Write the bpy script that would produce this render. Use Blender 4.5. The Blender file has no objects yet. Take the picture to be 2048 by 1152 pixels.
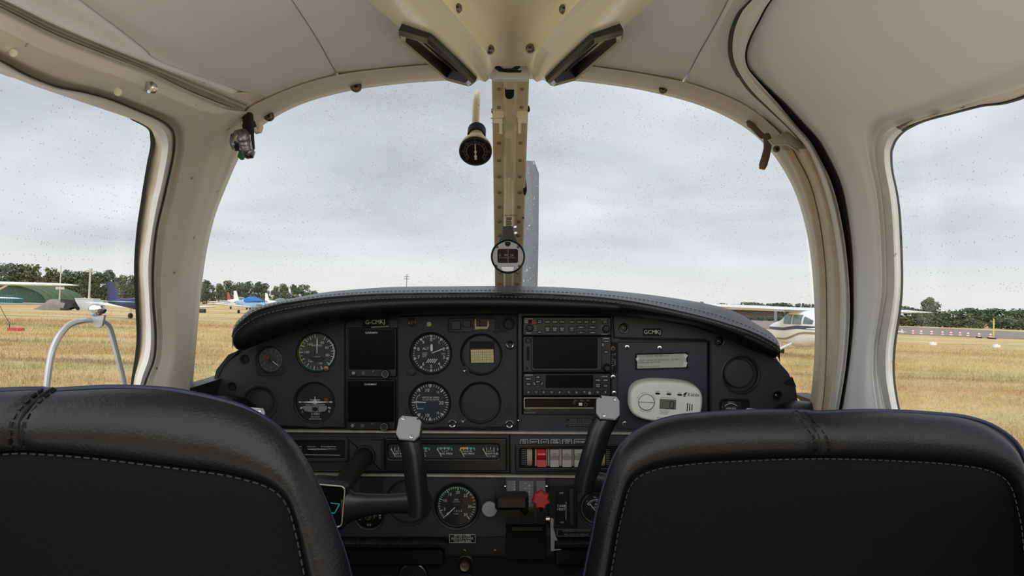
import bpy, bmesh, math, random
import numpy as np
from mathutils import Vector, Matrix, noise as mnoise

# ------------------------------------------------------------------ camera, sky, light, exposure
SC = bpy.context.scene
COL = SC.collection
F = 1518.0                      # focal length in pixels of a 2048 x 1152 frame
EYE = 1.75                      # eye height above the airfield
# the aircraft sits slightly nose-up and one wing low: up-vector of the world seen from the cabin
_n = Vector((0.0314, 0.0237, 1.0)).normalized()
_y = (Vector((0, 1, 0)) - _n * _n.y).normalized()
_x = _y.cross(_n)
T = Matrix(((_x.x, _x.y, _x.z, 0), (_y.x, _y.y, _y.z, 0), (_n.x, _n.y, _n.z, EYE), (0, 0, 0, 1)))

cam_d = bpy.data.cameras.new('camera')
cam_d.sensor_width = 36.0
cam_d.lens = 36.0 * F / 2048.0
cam_d.clip_start = 0.02
cam_d.clip_end = 3000
cam = bpy.data.objects.new('camera', cam_d)
COL.objects.link(cam)
cam.matrix_world = T @ Matrix.Rotation(math.radians(90), 4, 'X')
SC.camera = cam

SC.view_settings.view_transform = 'Standard'
SC.view_settings.look = 'None'
SC.view_settings.gamma = 1.0
SC.view_settings.use_curve_mapping = False
SC.view_settings.exposure = 0.28
SC.cycles.diffuse_bounces = 8
SC.cycles.max_bounces = 14
SC.cycles.transparent_max_bounces = 16
SC.cycles.caustics_reflective = False
SC.cycles.caustics_refractive = False


def lin(r, g, b):
    f = lambda c: c / 12.92 if c <= 0.04045 else ((c + 0.055) / 1.055) ** 2.4
    return (f(r / 255), f(g / 255), f(b / 255), 1)


def make_world():
    w = bpy.data.worlds.new('overcast_sky')
    SC.world = w
    w.use_nodes = True
    nt = w.node_tree
    nt.nodes.clear()
    N, L = nt.nodes.new, nt.links.new
    out = N('ShaderNodeOutputWorld'); bg = N('ShaderNodeBackground')
    tc = N('ShaderNodeTexCoord')
    sep = N('ShaderNodeSeparateXYZ'); L(tc.outputs['Generated'], sep.inputs[0])
    mx = N('ShaderNodeMath'); mx.operation = 'MAXIMUM'; mx.inputs[1].default_value = 0.0
    L(sep.outputs['Z'], mx.inputs[0])
    ad = N('ShaderNodeMath'); ad.operation = 'ADD'; ad.inputs[1].default_value = 0.20
    L(mx.outputs[0], ad.inputs[0])
    dx = N('ShaderNodeMath'); dx.operation = 'DIVIDE'; L(sep.outputs['X'], dx.inputs[0]); L(ad.outputs[0], dx.inputs[1])
    dy = N('ShaderNodeMath'); dy.operation = 'DIVIDE'; L(sep.outputs['Y'], dy.inputs[0]); L(ad.outputs[0], dy.inputs[1])
    cb = N('ShaderNodeCombineXYZ'); L(dx.outputs[0], cb.inputs[0]); L(dy.outputs[0], cb.inputs[1])
    cb.inputs[2].default_value = 3.7
    n1 = N('ShaderNodeTexNoise'); n1.inputs['Scale'].default_value = 1.05; n1.inputs['Detail'].default_value = 5.0
    n1.inputs['Roughness'].default_value = 0.50; n1.inputs['Distortion'].default_value = 0.25
    L(cb.outputs[0], n1.inputs['Vector'])
    cr = N('ShaderNodeValToRGB')
    e = cr.color_ramp.elements
    e[0].position = 0.30; e[0].color = lin(178, 182, 190)
    e[1].position = 0.66; e[1].color = lin(226, 228, 233)
    m = cr.color_ramp.elements.new(0.46); m.color = lin(202, 206, 212)
    L(n1.outputs['Fac'], cr.inputs['Fac'])
    # paler, slightly warm haze low over the horizon
    hz = N('ShaderNodeMapRange'); hz.inputs['From Min'].default_value = 0.0; hz.inputs['From Max'].default_value = 0.13
    hz.inputs['To Min'].default_value = 0.92; hz.inputs['To Max'].default_value = 0.0
    hz.interpolation_type = 'SMOOTHSTEP'
    L(sep.outputs['Z'], hz.inputs['Value'])
    mix = N('ShaderNodeMix'); mix.data_type = 'RGBA'
    L(hz.outputs[0], mix.inputs['Factor']); L(cr.outputs['Color'], mix.inputs[6])
    mix.inputs[7].default_value = lin(228, 227, 223)
    L(mix.outputs[2], bg.inputs['Color'])
    bg.inputs['Strength'].default_value = 1.0
    L(bg.outputs[0], out.inputs['Surface'])


make_world()
# the sun behind the cloud layer: a very wide, soft source
sun_d = bpy.data.lights.new('veiled_sun', 'SUN')
sun_d.energy = 2.2
sun_d.angle = math.radians(110)
sun_d.color = (1.0, 0.97, 0.92)
sun = bpy.data.objects.new('veiled_sun', sun_d)
COL.objects.link(sun)
sun.rotation_euler = (math.radians(60), 0, math.radians(-20))
sun.location = (0, -5, 20)

# ------------------------------------------------------------------ helpers
R = random.Random(7)
OUT = [False]                   # True while building things that stand out on the airfield
COCK = []                       # top-level objects of the cabin, tilted with the aircraft at the end
WL = {}


def P(px, py, y):
    return Vector(((px - 1024.0) / F * y, y, (576.0 - py) / F * y))


def fr(depth):
    k = depth / F
    return lambda a, b, c=0.0: Vector(((a - 1024.0) * k, depth - c * k, (576.0 - b) * k))


PF = fr(1.40)                   # the instrument panel's plane, in pixels; third value stands proud of it


def G(px, py):
    """Point of the airfield met by a sight line, in world coordinates."""
    d = Vector(((px - 1024) / F, 1, (576 - py) / F))
    t = EYE / -(d.dot(_n))
    return T @ (d * t)


def W(px, py, dist):
    return T @ P(px, py, dist)


def PZ(px, py, z):
    y = z * F / (576.0 - py)
    return P(px, py, y)


def crom(pts, n):
    """Smooth curve through the points, n samples evenly by chord length."""
    A = np.array(pts, float)
    if len(A) == 2:
        t = np.linspace(0, 1, n)[:, None]
        return A[0] * (1 - t) + A[1] * t
    ext = np.vstack([2 * A[0] - A[1], A, 2 * A[-1] - A[-2]])
    dense = []
    for i in range(1, len(ext) - 2):
        p0, p1, p2, p3 = ext[i - 1], ext[i], ext[i + 1], ext[i + 2]
        for t in np.linspace(0, 1, 16, endpoint=False):
            dense.append(0.5 * (2 * p1 + (p2 - p0) * t + (2 * p0 - 5 * p1 + 4 * p2 - p3) * t * t + (3 * p1 - p0 - 3 * p2 + p3) * t ** 3))
    dense.append(A[-1])
    D = np.array(dense)
    s = np.concatenate([[0], np.cumsum(np.linalg.norm(np.diff(D, axis=0), axis=1))])
    q = np.linspace(0, s[-1], n)
    return np.stack([np.interp(q, s, D[:, j]) for j in range(D.shape[1])], 1)


def crom_par(pts, n):
    """Smooth curve through the points, n samples evenly by index (keeps paired lines paired)."""
    A = np.array(pts, float)
    ext = np.vstack([2 * A[0] - A[1], A, 2 * A[-1] - A[-2]])
    res = []
    for q in np.linspace(0, len(A) - 1, n):
        i = min(int(q), len(A) - 2); t = q - i
        p0, p1, p2, p3 = ext[i], ext[i + 1], ext[i + 2], ext[i + 3]
        res.append(0.5 * (2 * p1 + (p2 - p0) * t + (2 * p0 - 5 * p1 + 4 * p2 - p3) * t * t + (3 * p1 - p0 - 3 * p2 + p3) * t ** 3))
    return np.array(res)


def curve_to_mesh(cu):
    o = bpy.data.objects.new('tmp', cu)
    me = bpy.data.meshes.new_from_object(o)
    v = [tuple(x.co) for x in me.vertices]
    f = [tuple(p.vertices) for p in me.polygons]
    bpy.data.objects.remove(o)
    bpy.data.meshes.remove(me)
    return v, f


class MB:
    """Collects shapes for ONE mesh object; fn maps its own coordinates to the cabin or the airfield."""
    def __init__(s, fn=None):
        s.v, s.f, s.fn = [], [], fn

    def add(s, vs, fs):
        b = len(s.v)
        fn = s.fn
        s.v.extend(tuple(fn(*p)) if fn else tuple(p) for p in vs)
        s.f.extend(tuple(b + i for i in f) for f in fs)
        return s

    def box(s, a0, a1, b0, b1, c0, c1):
        vs = [(a, b, c) for a in (a0, a1) for b in (b0, b1) for c in (c0, c1)]
        return s.add(vs, [(0, 1, 3, 2), (4, 6, 7, 5), (0, 4, 5, 1), (2, 3, 7, 6), (0, 2, 6, 4), (1, 5, 7, 3)])

    def prism(s, pts, c0, c1, bev=0.0, sl=None):
        """Closed outline (a, b) raised from c0 to c1, its far rim chamfered by bev."""
        n = len(pts)
        ca = sum(p[0] for p in pts) / n; cb = sum(p[1] for p in pts) / n
        rings = [(pts, c0)]
        if bev:
            ins = []
            for i in range(n):
                p, q, r = Vector(pts[i - 1]), Vector(pts[i]), Vector(pts[(i + 1) % n])
                d1 = (q - p); d2 = (r - q)
                d1 = d1.normalized() if d1.length > 1e-9 else d2.normalized()
                d2 = d2.normalized() if d2.length > 1e-9 else d1
                nn = Vector((-(d1.y + d2.y), d1.x + d2.x))
                if nn.length < 1e-6: nn = Vector((ca, cb)) - q
                nn.normalize()
                if nn.dot(Vector((ca, cb)) - q) < 0 and sl is None: nn = -nn
                ins.append(tuple(q + nn * abs(bev)))
            sg = 1 if c1 > c0 else -1
            rings += [(pts, c1 - sg * abs(bev)), (ins, c1)]
        else:
            rings += [(pts, c1)]
        vs = [(p[0], p[1], c) for r, c in rings for p in r]
        fs = [tuple(reversed(range(n)))]
        for k in range(len(rings) - 1):
            for i in range(n):
                j = (i + 1) % n
                fs.append((k * n + i, k * n + j, (k + 1) * n + j, (k + 1) * n + i))
        fs.append(tuple((len(rings) - 1) * n + i for i in range(n)))
        return s.add(vs, fs)

    def rr(s, a0, b0, a1, b1, r, c0, c1, bev=0.0, seg=4, rot=0.0):
        return s.prism(rrect(a0, b0, a1, b1, r, seg, rot), c0, c1, bev)

    def lathe(s, ca, cb, prof, n=32, cap0=True, cap1=True):
        vs, fs = [], []
        for r, c in prof:
            for i in range(n):
                t = 2 * math.pi * i / n
                vs.append((ca + r * math.cos(t), cb + r * math.sin(t), c))
        for k in range(len(prof) - 1):
            for i in range(n):
                j = (i + 1) % n
                fs.append((k * n + i, k * n + j, (k + 1) * n + j, (k + 1) * n + i))
        if cap0: fs.append(tuple(reversed(range(n))))
        if cap1: fs.append(tuple((len(prof) - 1) * n + i for i in range(n)))
        return s.add(vs, fs)

    def tube(s, path, rad, n=8, caps=True, flat=1.0):
        pts = [Vector(p) for p in path]
        m = len(pts)
        rs = rad if hasattr(rad, '__len__') else [rad] * m
        vs, fs = [], []
        up = None
        for i in range(m):
            d = (pts[min(i + 1, m - 1)] - pts[max(i - 1, 0)]).normalized()
            if up is None:
                up = Vector((0, 0, 1)) if abs(d.z) < 0.9 else Vector((1, 0, 0))
            up = (up - d * up.dot(d)).normalized()
            sd = d.cross(up)
            for j in range(n):
                t = 2 * math.pi * j / n
                vs.append(pts[i] + up * (rs[i] * math.cos(t)) + sd * (rs[i] * flat * math.sin(t)))
        for i in range(m - 1):
            for j in range(n):
                k = (j + 1) % n
                fs.append((i * n + j, i * n + k, (i + 1) * n + k, (i + 1) * n + j))
        if caps:
            fs.append(tuple(reversed(range(n))))
            fs.append(tuple((m - 1) * n + j for j in range(n)))
        return s.add(vs, fs)

    def grid(s, rows, close_u=False, close_v=False):
        nr, nc = len(rows), len(rows[0])
        vs = [tuple(p) for r in rows for p in r]
        fs = []
        for i in range(nr if close_v else nr - 1):
            for j in range(nc if close_u else nc - 1):
                a, b = (i + 1) % nr, (j + 1) % nc
                fs.append((i * nc + j, i * nc + b, a * nc + b, a * nc + j))
        return s.add(vs, fs)

    def slab(s, rows, rows2):
        """Two facing grids stitched along their rims."""
        nr, nc = len(rows), len(rows[0])
        vs = [tuple(p) for r in rows for p in r] + [tuple(p) for r in rows2 for p in r]
        o = nr * nc
        fs = []
        for i in range(nr - 1):
            for j in range(nc - 1):
                q = (i * nc + j, i * nc + j + 1, (i + 1) * nc + j + 1, (i + 1) * nc + j)
                fs.append(q); fs.append(tuple(o + x for x in reversed(q)))
        rim = [j for j in range(nc)] + [i * nc + nc - 1 for i in range(1, nr)] + [(nr - 1) * nc + j for j in range(nc - 2, -1, -1)] + [i * nc for i in range(nr - 2, 0, -1)]
        for a, b in zip(rim, rim[1:] + rim[:1]):
            fs.append((a, o + a, o + b, b))
        return s.add(vs, fs)

    def quadline(s, a0, b0, a1, b1, w, c):
        d = Vector((a1 - a0, b1 - b0)); L = d.length or 1e-6
        nx, ny = -d.y / L * w / 2, d.x / L * w / 2
        return s.add([(a0 + nx, b0 + ny, c), (a1 + nx, b1 + ny, c), (a1 - nx, b1 - ny, c), (a0 - nx, b0 - ny, c)], [(0, 1, 2, 3)])

    def arc(s, ca, cb, r, t0, t1, w, c, n=24):
        vs, fs = [], []
        for i in range(n + 1):
            t = math.radians(t0 + (t1 - t0) * i / n)
            for q in (r - w / 2, r + w / 2):
                vs.append((ca + q * math.cos(t), cb - q * math.sin(t), c))
        for i in range(n):
            fs.append((2 * i, 2 * i + 1, 2 * i + 3, 2 * i + 2))
        return s.add(vs, fs)

    def text(s, body, a, b, size, c, rot=0.0, align='CENTER', sx=1.0, bold=0.0):
        """Flat lettering; size is the height of a capital letter; b grows downwards."""
        cu = bpy.data.curves.new('t', 'FONT')
        cu.body = body; cu.size = size / 0.70; cu.align_x = align; cu.align_y = 'CENTER'
        cu.resolution_u = 2
        cu.offset = bold
        v, f = curve_to_mesh(cu)
        bpy.data.curves.remove(cu)
        cs, sn = math.cos(math.radians(rot)), math.sin(math.radians(rot))
        vs = []
        for x, y, z in v:
            x *= sx
            vs.append((a + x * cs - y * sn, b - (x * sn + y * cs), c))
        return s.add(vs, f)

    def plate(s, outline, holes, c0, c1, bev=0.0):
        """Flat plate with holes and rounded rims; outlines in (a, b)."""
        cu = bpy.data.curves.new('p', 'CURVE')
        cu.dimensions = '2D'; cu.fill_mode = 'BOTH'
        cu.extrude = abs(c1 - c0) / 2 - bev
        cu.bevel_depth = bev; cu.bevel_resolution = 2; cu.offset = -bev
        for pts in [outline] + list(holes):
            sp = cu.splines.new('POLY')
            sp.points.add(len(pts) - 1)
            for i, p in enumerate(pts): sp.points[i].co = (p[0], p[1], 0, 1)
            sp.use_cyclic_u = True
        v, f = curve_to_mesh(cu)
        bpy.data.curves.remove(cu)
        mid = (c0 + c1) / 2
        return s.add([(x, y, mid + z) for x, y, z in v], f)


def rrect(a0, b0, a1, b1, r, seg=4, rot=0.0):
    r = min(r, abs(a1 - a0) / 2 - 1e-6, abs(b1 - b0) / 2 - 1e-6)
    pts = []
    for cx, cy, t0 in ((a1 - r, b1 - r, 0), (a0 + r, b1 - r, 90), (a0 + r, b0 + r, 180), (a1 - r, b0 + r, 270)):
        for i in range(seg + 1):
            t = math.radians(t0 + 90 * i / seg)
            pts.append((cx + r * math.cos(t), cy + r * math.sin(t)))
    if rot:
        ca, cb = (a0 + a1) / 2, (b0 + b1) / 2
        c, sn = math.cos(math.radians(rot)), math.sin(math.radians(rot))
        pts = [(ca + (x - ca) * c - (y - cb) * sn, cb + (x - ca) * sn + (y - cb) * c) for x, y in pts]
    return pts


def circ(ca, cb, r, n=40, r2=None):
    return [(ca + r * math.cos(2 * math.pi * i / n), cb + (r2 or r) * math.sin(2 * math.pi * i / n)) for i in range(n)]


def tag(o, label=None, cat=None, group=None, kind=None):
    if label: o['label'] = label
    if cat: o['category'] = cat
    if group: o['group'] = group
    if kind: o['kind'] = kind
    return o


def reg(o, parent, loc):
    WL[o] = Vector(loc)
    if parent is None:
        o.location = loc
        if not OUT[0]: COCK.append(o)
    else:
        o.parent = parent
        o.location = Vector(loc) - WL[parent]


def thing(name, label, cat, loc, group=None):
    o = bpy.data.objects.new(name, None)
    o.empty_display_size = 0.05
    COL.objects.link(o)
    reg(o, None, loc)
    return tag(o, label, cat, group)


def build(name, mb, mat, parent=None, label=None, cat=None, group=None, kind=None, smooth=35, loc=None):
    me = bpy.data.meshes.new(name)
    V = np.array(mb.v, dtype=float)
    if loc is None:
        if parent is not None and WL[parent] is not None and False:
            loc = WL[parent]
        else:
            lo, hi = V.min(0), V.max(0)
            loc = Vector(((lo[0] + hi[0]) / 2, (lo[1] + hi[1]) / 2, lo[2]))
    V = V - np.array(loc)
    me.from_pydata(V.tolist(), [], mb.f)
    bm = bmesh.new(); bm.from_mesh(me)
    bmesh.ops.recalc_face_normals(bm, faces=bm.faces)
    bm.to_mesh(me); bm.free()
    if smooth:
        me.polygons.foreach_set('use_smooth', [True] * len(me.polygons))
        me.set_sharp_from_angle(angle=math.radians(smooth))
    me.materials.append(mat)
    o = bpy.data.objects.new(name, me)
    COL.objects.link(o)
    reg(o, parent, loc)
    return tag(o, label, cat, group, kind)


def kids(o):
    return [c for c in WL if c.parent is o]


def copy_tree(o, delta, parent=None, label=None, flip=False):
    """Copy a thing with its parts and sub-parts, moved by delta."""
    c = o.copy()
    COL.objects.link(c)
    WL[c] = WL[o] + Vector(delta)
    if parent is None:
        c.location = WL[c]
        if not OUT[0]: COCK.append(c)
    else:
        c.parent = parent
    if label: c['label'] = label
    for ch in kids(o): copy_tree(ch, delta, c)
    return c


# ------------------------------------------------------------------ materials
def mat(name, col, rough=0.5, metal=0.0, spec=0.5, var=0.0, vscale=20.0, bump=0.0, bscale=200.0, col2=None, coat=0.0, spots=None, emit=None, sheen=0.0):
    """Principled surface; var mixes col towards col2 by noise, bump is fine relief."""
    m = bpy.data.materials.new(name); m.use_nodes = True
    nt = m.node_tree; N, L = nt.nodes.new, nt.links.new
    b = nt.nodes['Principled BSDF']
    b.inputs['Base Color'].default_value = col
    b.inputs['Roughness'].default_value = rough
    b.inputs['Metallic'].default_value = metal
    b.inputs['Specular IOR Level'].default_value = spec
    if coat: b.inputs['Coat Weight'].default_value = coat
    if sheen: b.inputs['Sheen Weight'].default_value = sheen
    if emit:
        b.inputs['Emission Color'].default_value = emit[0]; b.inputs['Emission Strength'].default_value = emit[1]
    tc = N('ShaderNodeTexCoord')
    src = None
    if var or col2:
        c2 = col2 or tuple(x * 0.6 for x in col[:3]) + (1,)
        n = N('ShaderNodeTexNoise'); n.inputs['Scale'].default_value = vscale; n.inputs['Detail'].default_value = 6; n.inputs['Roughness'].default_value = 0.6
        L(tc.outputs['Object'], n.inputs['Vector'])
        mr = N('ShaderNodeMapRange'); mr.inputs['From Min'].default_value = 0.38; mr.inputs['From Max'].default_value = 0.68; mr.inputs['To Max'].default_value = var or 1
        L(n.outputs['Fac'], mr.inputs['Value'])
        mx = N('ShaderNodeMix'); mx.data_type = 'RGBA'; mx.inputs[6].default_value = col; mx.inputs[7].default_value = c2
        L(mr.outputs[0], mx.inputs['Factor'])
        src = mx.outputs[2]
    if spots:
        sc_, th, sc_col = spots
        n = N('ShaderNodeTexNoise'); n.inputs['Scale'].default_value = sc_; n.inputs['Detail'].default_value = 3
        L(tc.outputs['Object'], n.inputs['Vector'])
        gt = N('ShaderNodeMapRange'); gt.inputs['From Min'].default_value = th; gt.inputs['From Max'].default_value = th + 0.04
        L(n.outputs['Fac'], gt.inputs['Value'])
        mx = N('ShaderNodeMix'); mx.data_type = 'RGBA'; mx.inputs[7].default_value = sc_col
        if src: L(src, mx.inputs[6])
        else: mx.inputs[6].default_value = col
        L(gt.outputs[0], mx.inputs['Factor'])
        src = mx.outputs[2]
    if src: L(src, b.inputs['Base Color'])
    if bump:
        n = N('ShaderNodeTexNoise'); n.inputs['Scale'].default_value = bscale; n.inputs['Detail'].default_value = 3
        L(tc.outputs['Object'], n.inputs['Vector'])
        bp = N('ShaderNodeBump'); bp.inputs['Strength'].default_value = bump; bp.inputs['Distance'].default_value = 0.002
        L(n.outputs['Fac'], bp.inputs['Height']); L(bp.outputs[0], b.inputs['Normal'])
    return m


def glass_mat(name, tint=(0.97, 0.98, 0.985, 1), refl=0.035, dust=0.5, dscale=220.0):
    """Thin pane: mostly clear, a little mirror, pale dust and drop specks lying on it."""
    m = bpy.data.materials.new(name); m.use_nodes = True
    nt = m.node_tree; nt.nodes.clear(); N, L = nt.nodes.new, nt.links.new
    out = N('ShaderNodeOutputMaterial')
    tr = N('ShaderNodeBsdfTransparent'); tr.inputs[0].default_value = tint
    gl = N('ShaderNodeBsdfGlossy'); gl.inputs['Roughness'].default_value = 0.03
    mx = N('ShaderNodeMixShader'); mx.inputs[0].default_value = refl
    L(tr.outputs[0], mx.inputs[1]); L(gl.outputs[0], mx.inputs[2])
    last = mx
    if dust:
        tc = N('ShaderNodeTexCoord')
        vo = N('ShaderNodeTexVoronoi'); vo.inputs['Scale'].default_value = dscale
        L(tc.outputs['Object'], vo.inputs['Vector'])
        lt = N('ShaderNodeMath'); lt.operation = 'LESS_THAN'; lt.inputs[1].default_value = 0.21
        L(vo.outputs['Distance'], lt.inputs[0])
        nz = N('ShaderNodeTexNoise'); nz.inputs['Scale'].default_value = 6.0; nz.inputs['Detail'].default_value = 4
        L(tc.outputs['Object'], nz.inputs['Vector'])
        sp = N('ShaderNodeSeparateColor'); L(vo.outputs['Color'], sp.inputs[0])
        add = N('ShaderNodeMath'); add.operation = 'ADD'; L(sp.outputs[0], add.inputs[0]); L(nz.outputs['Fac'], add.inputs[1])
        g2 = N('ShaderNodeMath'); g2.operation = 'GREATER_THAN'; g2.inputs[1].default_value = 1.38
        L(add.outputs[0], g2.inputs[0])
        mul = N('ShaderNodeMath'); mul.operation = 'MULTIPLY'; L(lt.outputs[0], mul.inputs[0]); L(g2.outputs[0], mul.inputs[1])
        m2 = N('ShaderNodeMath'); m2.operation = 'MULTIPLY'; m2.inputs[1].default_value = dust; L(mul.outputs[0], m2.inputs[0])
        df = N('ShaderNodeBsdfDiffuse'); df.inputs[0].default_value = (0.75, 0.75, 0.73, 1)
        mx2 = N('ShaderNodeMixShader'); L(m2.outputs[0], mx2.inputs[0]); L(mx.outputs[0], mx2.inputs[1]); L(df.outputs[0], mx2.inputs[2])
        last = mx2
    L(last.outputs[0], out.inputs['Surface'])
    return m


M = {}
M['headliner'] = mat('headliner_vinyl', lin(245, 248, 252), 0.75, var=0.35, vscale=7, col2=lin(233, 234, 234), bump=0.10, bscale=600)
M['beige'] = mat('beige_plastic', lin(234, 228, 214), 0.5, var=0.4, vscale=9, col2=lin(212, 203, 184), bump=0.12, bscale=700, spots=(60, 0.70, lin(150, 135, 112)))
M['beige_dark'] = mat('tan_plastic', lin(222, 208, 184), 0.55, var=0.4, vscale=12, col2=lin(180, 162, 138), bump=0.25, bscale=420)
M['white_door'] = mat('white_plastic', lin(245, 247, 250), 0.5, var=0.3, vscale=6, col2=lin(234, 235, 236), bump=0.05, bscale=300)
M['trim_grey'] = mat('pale_trim', lin(232, 231, 226), 0.5, var=0.5, vscale=14, col2=lin(206, 202, 192), spots=(38, 0.72, lin(140, 125, 105)))
M['peel'] = mat('peeling_trim', lin(214, 206, 190), 0.6, spots=(26, 0.56, lin(122, 104, 84)))
M['rubber'] = mat('black_rubber', lin(22, 22, 23), 0.7)
M['seam'] = mat('seam_shadow_gap', lin(60, 57, 52), 0.9)
M['alu'] = mat('worn_aluminium', lin(198, 194, 182), 0.45, metal=0.55, var=0.6, vscale=60, col2=lin(150, 144, 130))
M['cream'] = mat('cream_gloss_plastic', lin(254, 244, 212), 0.3, var=0.3, vscale=8, col2=lin(246, 233, 198), coat=0.15)
M['cream_in'] = mat('cream_matt_plastic', lin(246, 238, 214), 0.34, var=0.3, vscale=8, col2=lin(236, 226, 200))
M['black_gloss'] = mat('black_satin_plastic', lin(20, 22, 27), 0.3)
M['black'] = mat('black_plastic', lin(24, 25, 28), 0.5)
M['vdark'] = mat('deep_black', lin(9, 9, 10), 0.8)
M['post'] = mat('post_primer_paint', lin(228, 218, 192), 0.5, var=0.5, vscale=30, col2=lin(206, 194, 166), spots=(90, 0.72, lin(70, 62, 52)))
M['rivet'] = mat('rivet_metal', lin(150, 136, 108), 0.35, metal=0.6)
M['screw'] = mat('dull_screw_steel', lin(120, 112, 98), 0.35, metal=0.9)
M['chrome'] = mat('bright_steel', lin(205, 203, 198), 0.22, metal=1.0)
M['dash'] = mat('grained_black_panel', lin(50, 53, 60), 0.55, bump=0.75, bscale=750, var=0.3, vscale=40, col2=lin(36, 38, 43))
M['panel_blue'] = mat('blue_black_metal', lin(40, 45, 56), 0.45, var=0.3, vscale=15, col2=lin(33, 37, 47))
M['panel_right'] = mat('charcoal_plastic', lin(47, 48, 52), 0.5, bump=0.1, bscale=400)
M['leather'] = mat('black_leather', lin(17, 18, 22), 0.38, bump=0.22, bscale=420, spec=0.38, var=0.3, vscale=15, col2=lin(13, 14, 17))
M['leather_top'] = mat('coaming_leather_lit', lin(36, 38, 44), 0.42, bump=0.2, bscale=420, spec=0.95, var=0.3, vscale=15, col2=lin(28, 30, 35), coat=0.12)  # same black leather, made paler and glossier to carry the lit top's sheen
M['leather_back'] = mat('black_leather_shaded', lin(8, 8, 10), 0.65, bump=0.25, bscale=350, spec=0.12)  # same black leather, darkened so the seat backs look shaded
M['navy'] = mat('navy_piping', lin(28, 30, 62), 0.5)
M['thread'] = mat('grey_thread', lin(120, 120, 122), 0.8)
M['thread_dim'] = mat('dark_thread', lin(74, 74, 78), 0.8)
M['thread_seat'] = mat('charcoal_thread', lin(62, 62, 66), 0.8)
M['white_ink'] = mat('white_print', lin(228, 230, 228), 0.6)
M['dim_ink'] = mat('grey_print', lin(140, 142, 144), 0.6)
M['green_ink'] = mat('green_print', lin(60, 150, 110), 0.6)
M['yellow_ink'] = mat('yellow_print', lin(205, 180, 60), 0.6)
M['red_ink'] = mat('red_print', lin(170, 50, 50), 0.6)
M['dial'] = mat('black_dial', lin(19, 20, 22), 0.5)
M['dial_grey'] = mat('grey_dial', lin(62, 64, 62), 0.6)
M['dial_blue'] = mat('slate_dial', lin(34, 41, 50), 0.6)
M['screen'] = mat('dark_screen', lin(9, 12, 16), 0.3, spec=0.12)
M['amber'] = mat('amber_filter', lin(30, 20, 8), 0.3, spec=0.2)
M['unit'] = mat('avionics_black', lin(27, 29, 33), 0.42)
M['button'] = mat('button_black', lin(34, 36, 40), 0.45)
M['silver_cap'] = mat('brushed_silver', lin(170, 172, 178), 0.5, metal=0.3, spots=(300, 0.68, lin(120, 122, 126)))
M['yoke'] = mat('yoke_black', lin(30, 31, 35), 0.32, bump=0.1, bscale=500)
M['yoke_worn'] = mat('worn_steel_tube', lin(58, 58, 58), 0.35, metal=0.5, var=0.6, vscale=90, col2=lin(36, 36, 37))
M['red'] = mat('red_plastic', lin(192, 60, 66), 0.55)
M['red_switch'] = mat('red_rocker', lin(190, 24, 34), 0.4)
M['grey_switch'] = mat('grey_rocker', lin(168, 168, 162), 0.5, var=0.4, vscale=300, col2=lin(140, 140, 132))
M['bone'] = mat('aged_thumbwheel', lin(168, 158, 128), 0.55)
M['alarm'] = mat('ivory_alarm_case', lin(246, 246, 240), 0.45, spots=(220, 0.74, lin(150, 145, 132)))
M['lcd'] = mat('lcd_glass', lin(112, 116, 100), 0.3)
M['paper'] = mat('aged_paper', lin(196, 198, 190), 0.8, var=0.4, vscale=200, col2=lin(170, 170, 158))
M['card'] = mat('cream_card', lin(216, 206, 160), 0.8)
M['ink'] = mat('black_ink', lin(30, 30, 32), 0.8)
M['foil'] = mat('crumpled_foil', lin(170, 172, 176), 0.28, metal=0.9, var=0.8, vscale=90, col2=lin(50, 50, 54), bump=0.8, bscale=160)
M['green_tape'] = mat('green_tape', lin(22, 110, 70), 0.5)
M['hook'] = mat('brown_hook', lin(98, 78, 72), 0.4)
M['blade'] = mat('propeller_paint', lin(122, 126, 134), 0.55, var=0.4, vscale=20, col2=lin(104, 108, 116), spots=(85, 0.66, lin(205, 208, 212)))
M['glass'] = glass_mat('windscreen_perspex', dust=0.55, dscale=260)
M['glass_clear'] = glass_mat('clear_cover', dust=0, refl=0.012)
M['perspex_edge'] = mat('perspex_edge', lin(205, 208, 208), 0.25, metal=0.3)
M['carpet'] = mat('dark_carpet', lin(26, 26, 28), 0.95, bump=0.5, bscale=300)

# ------------------------------------------------------------------ cabin shell
SA, SZ0, SB, SN = 0.53, -0.15, 0.49, 2.6      # half width, springing height, rise and roundness of the cabin section


def sh_t(u, v, off=0.0):
    a, b = SA - off, SB - off
    f = lambda t: abs(u * t / a) ** SN + (max(v * t - SZ0, 0) / b) ** SN - 1
    lo, hi = 0.05, 4.0
    for _ in range(50):
        mid = (lo + hi) / 2
        if f(mid) < 0: lo = mid
        else: hi = mid
    return lo


def sh(px, py, off=0.0):
    u, v = (px - 1024) / F, (576 - py) / F
    t = sh_t(u, v, off)
    return Vector((u * t, t, v * t))


def sh_z(x, off=0.0):
    a, b = SA - off, SB - off
    q = max(0.0, 1 - min(1, abs(x) / a) ** SN)
    return SZ0 + b * q ** (1 / SN)


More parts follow.
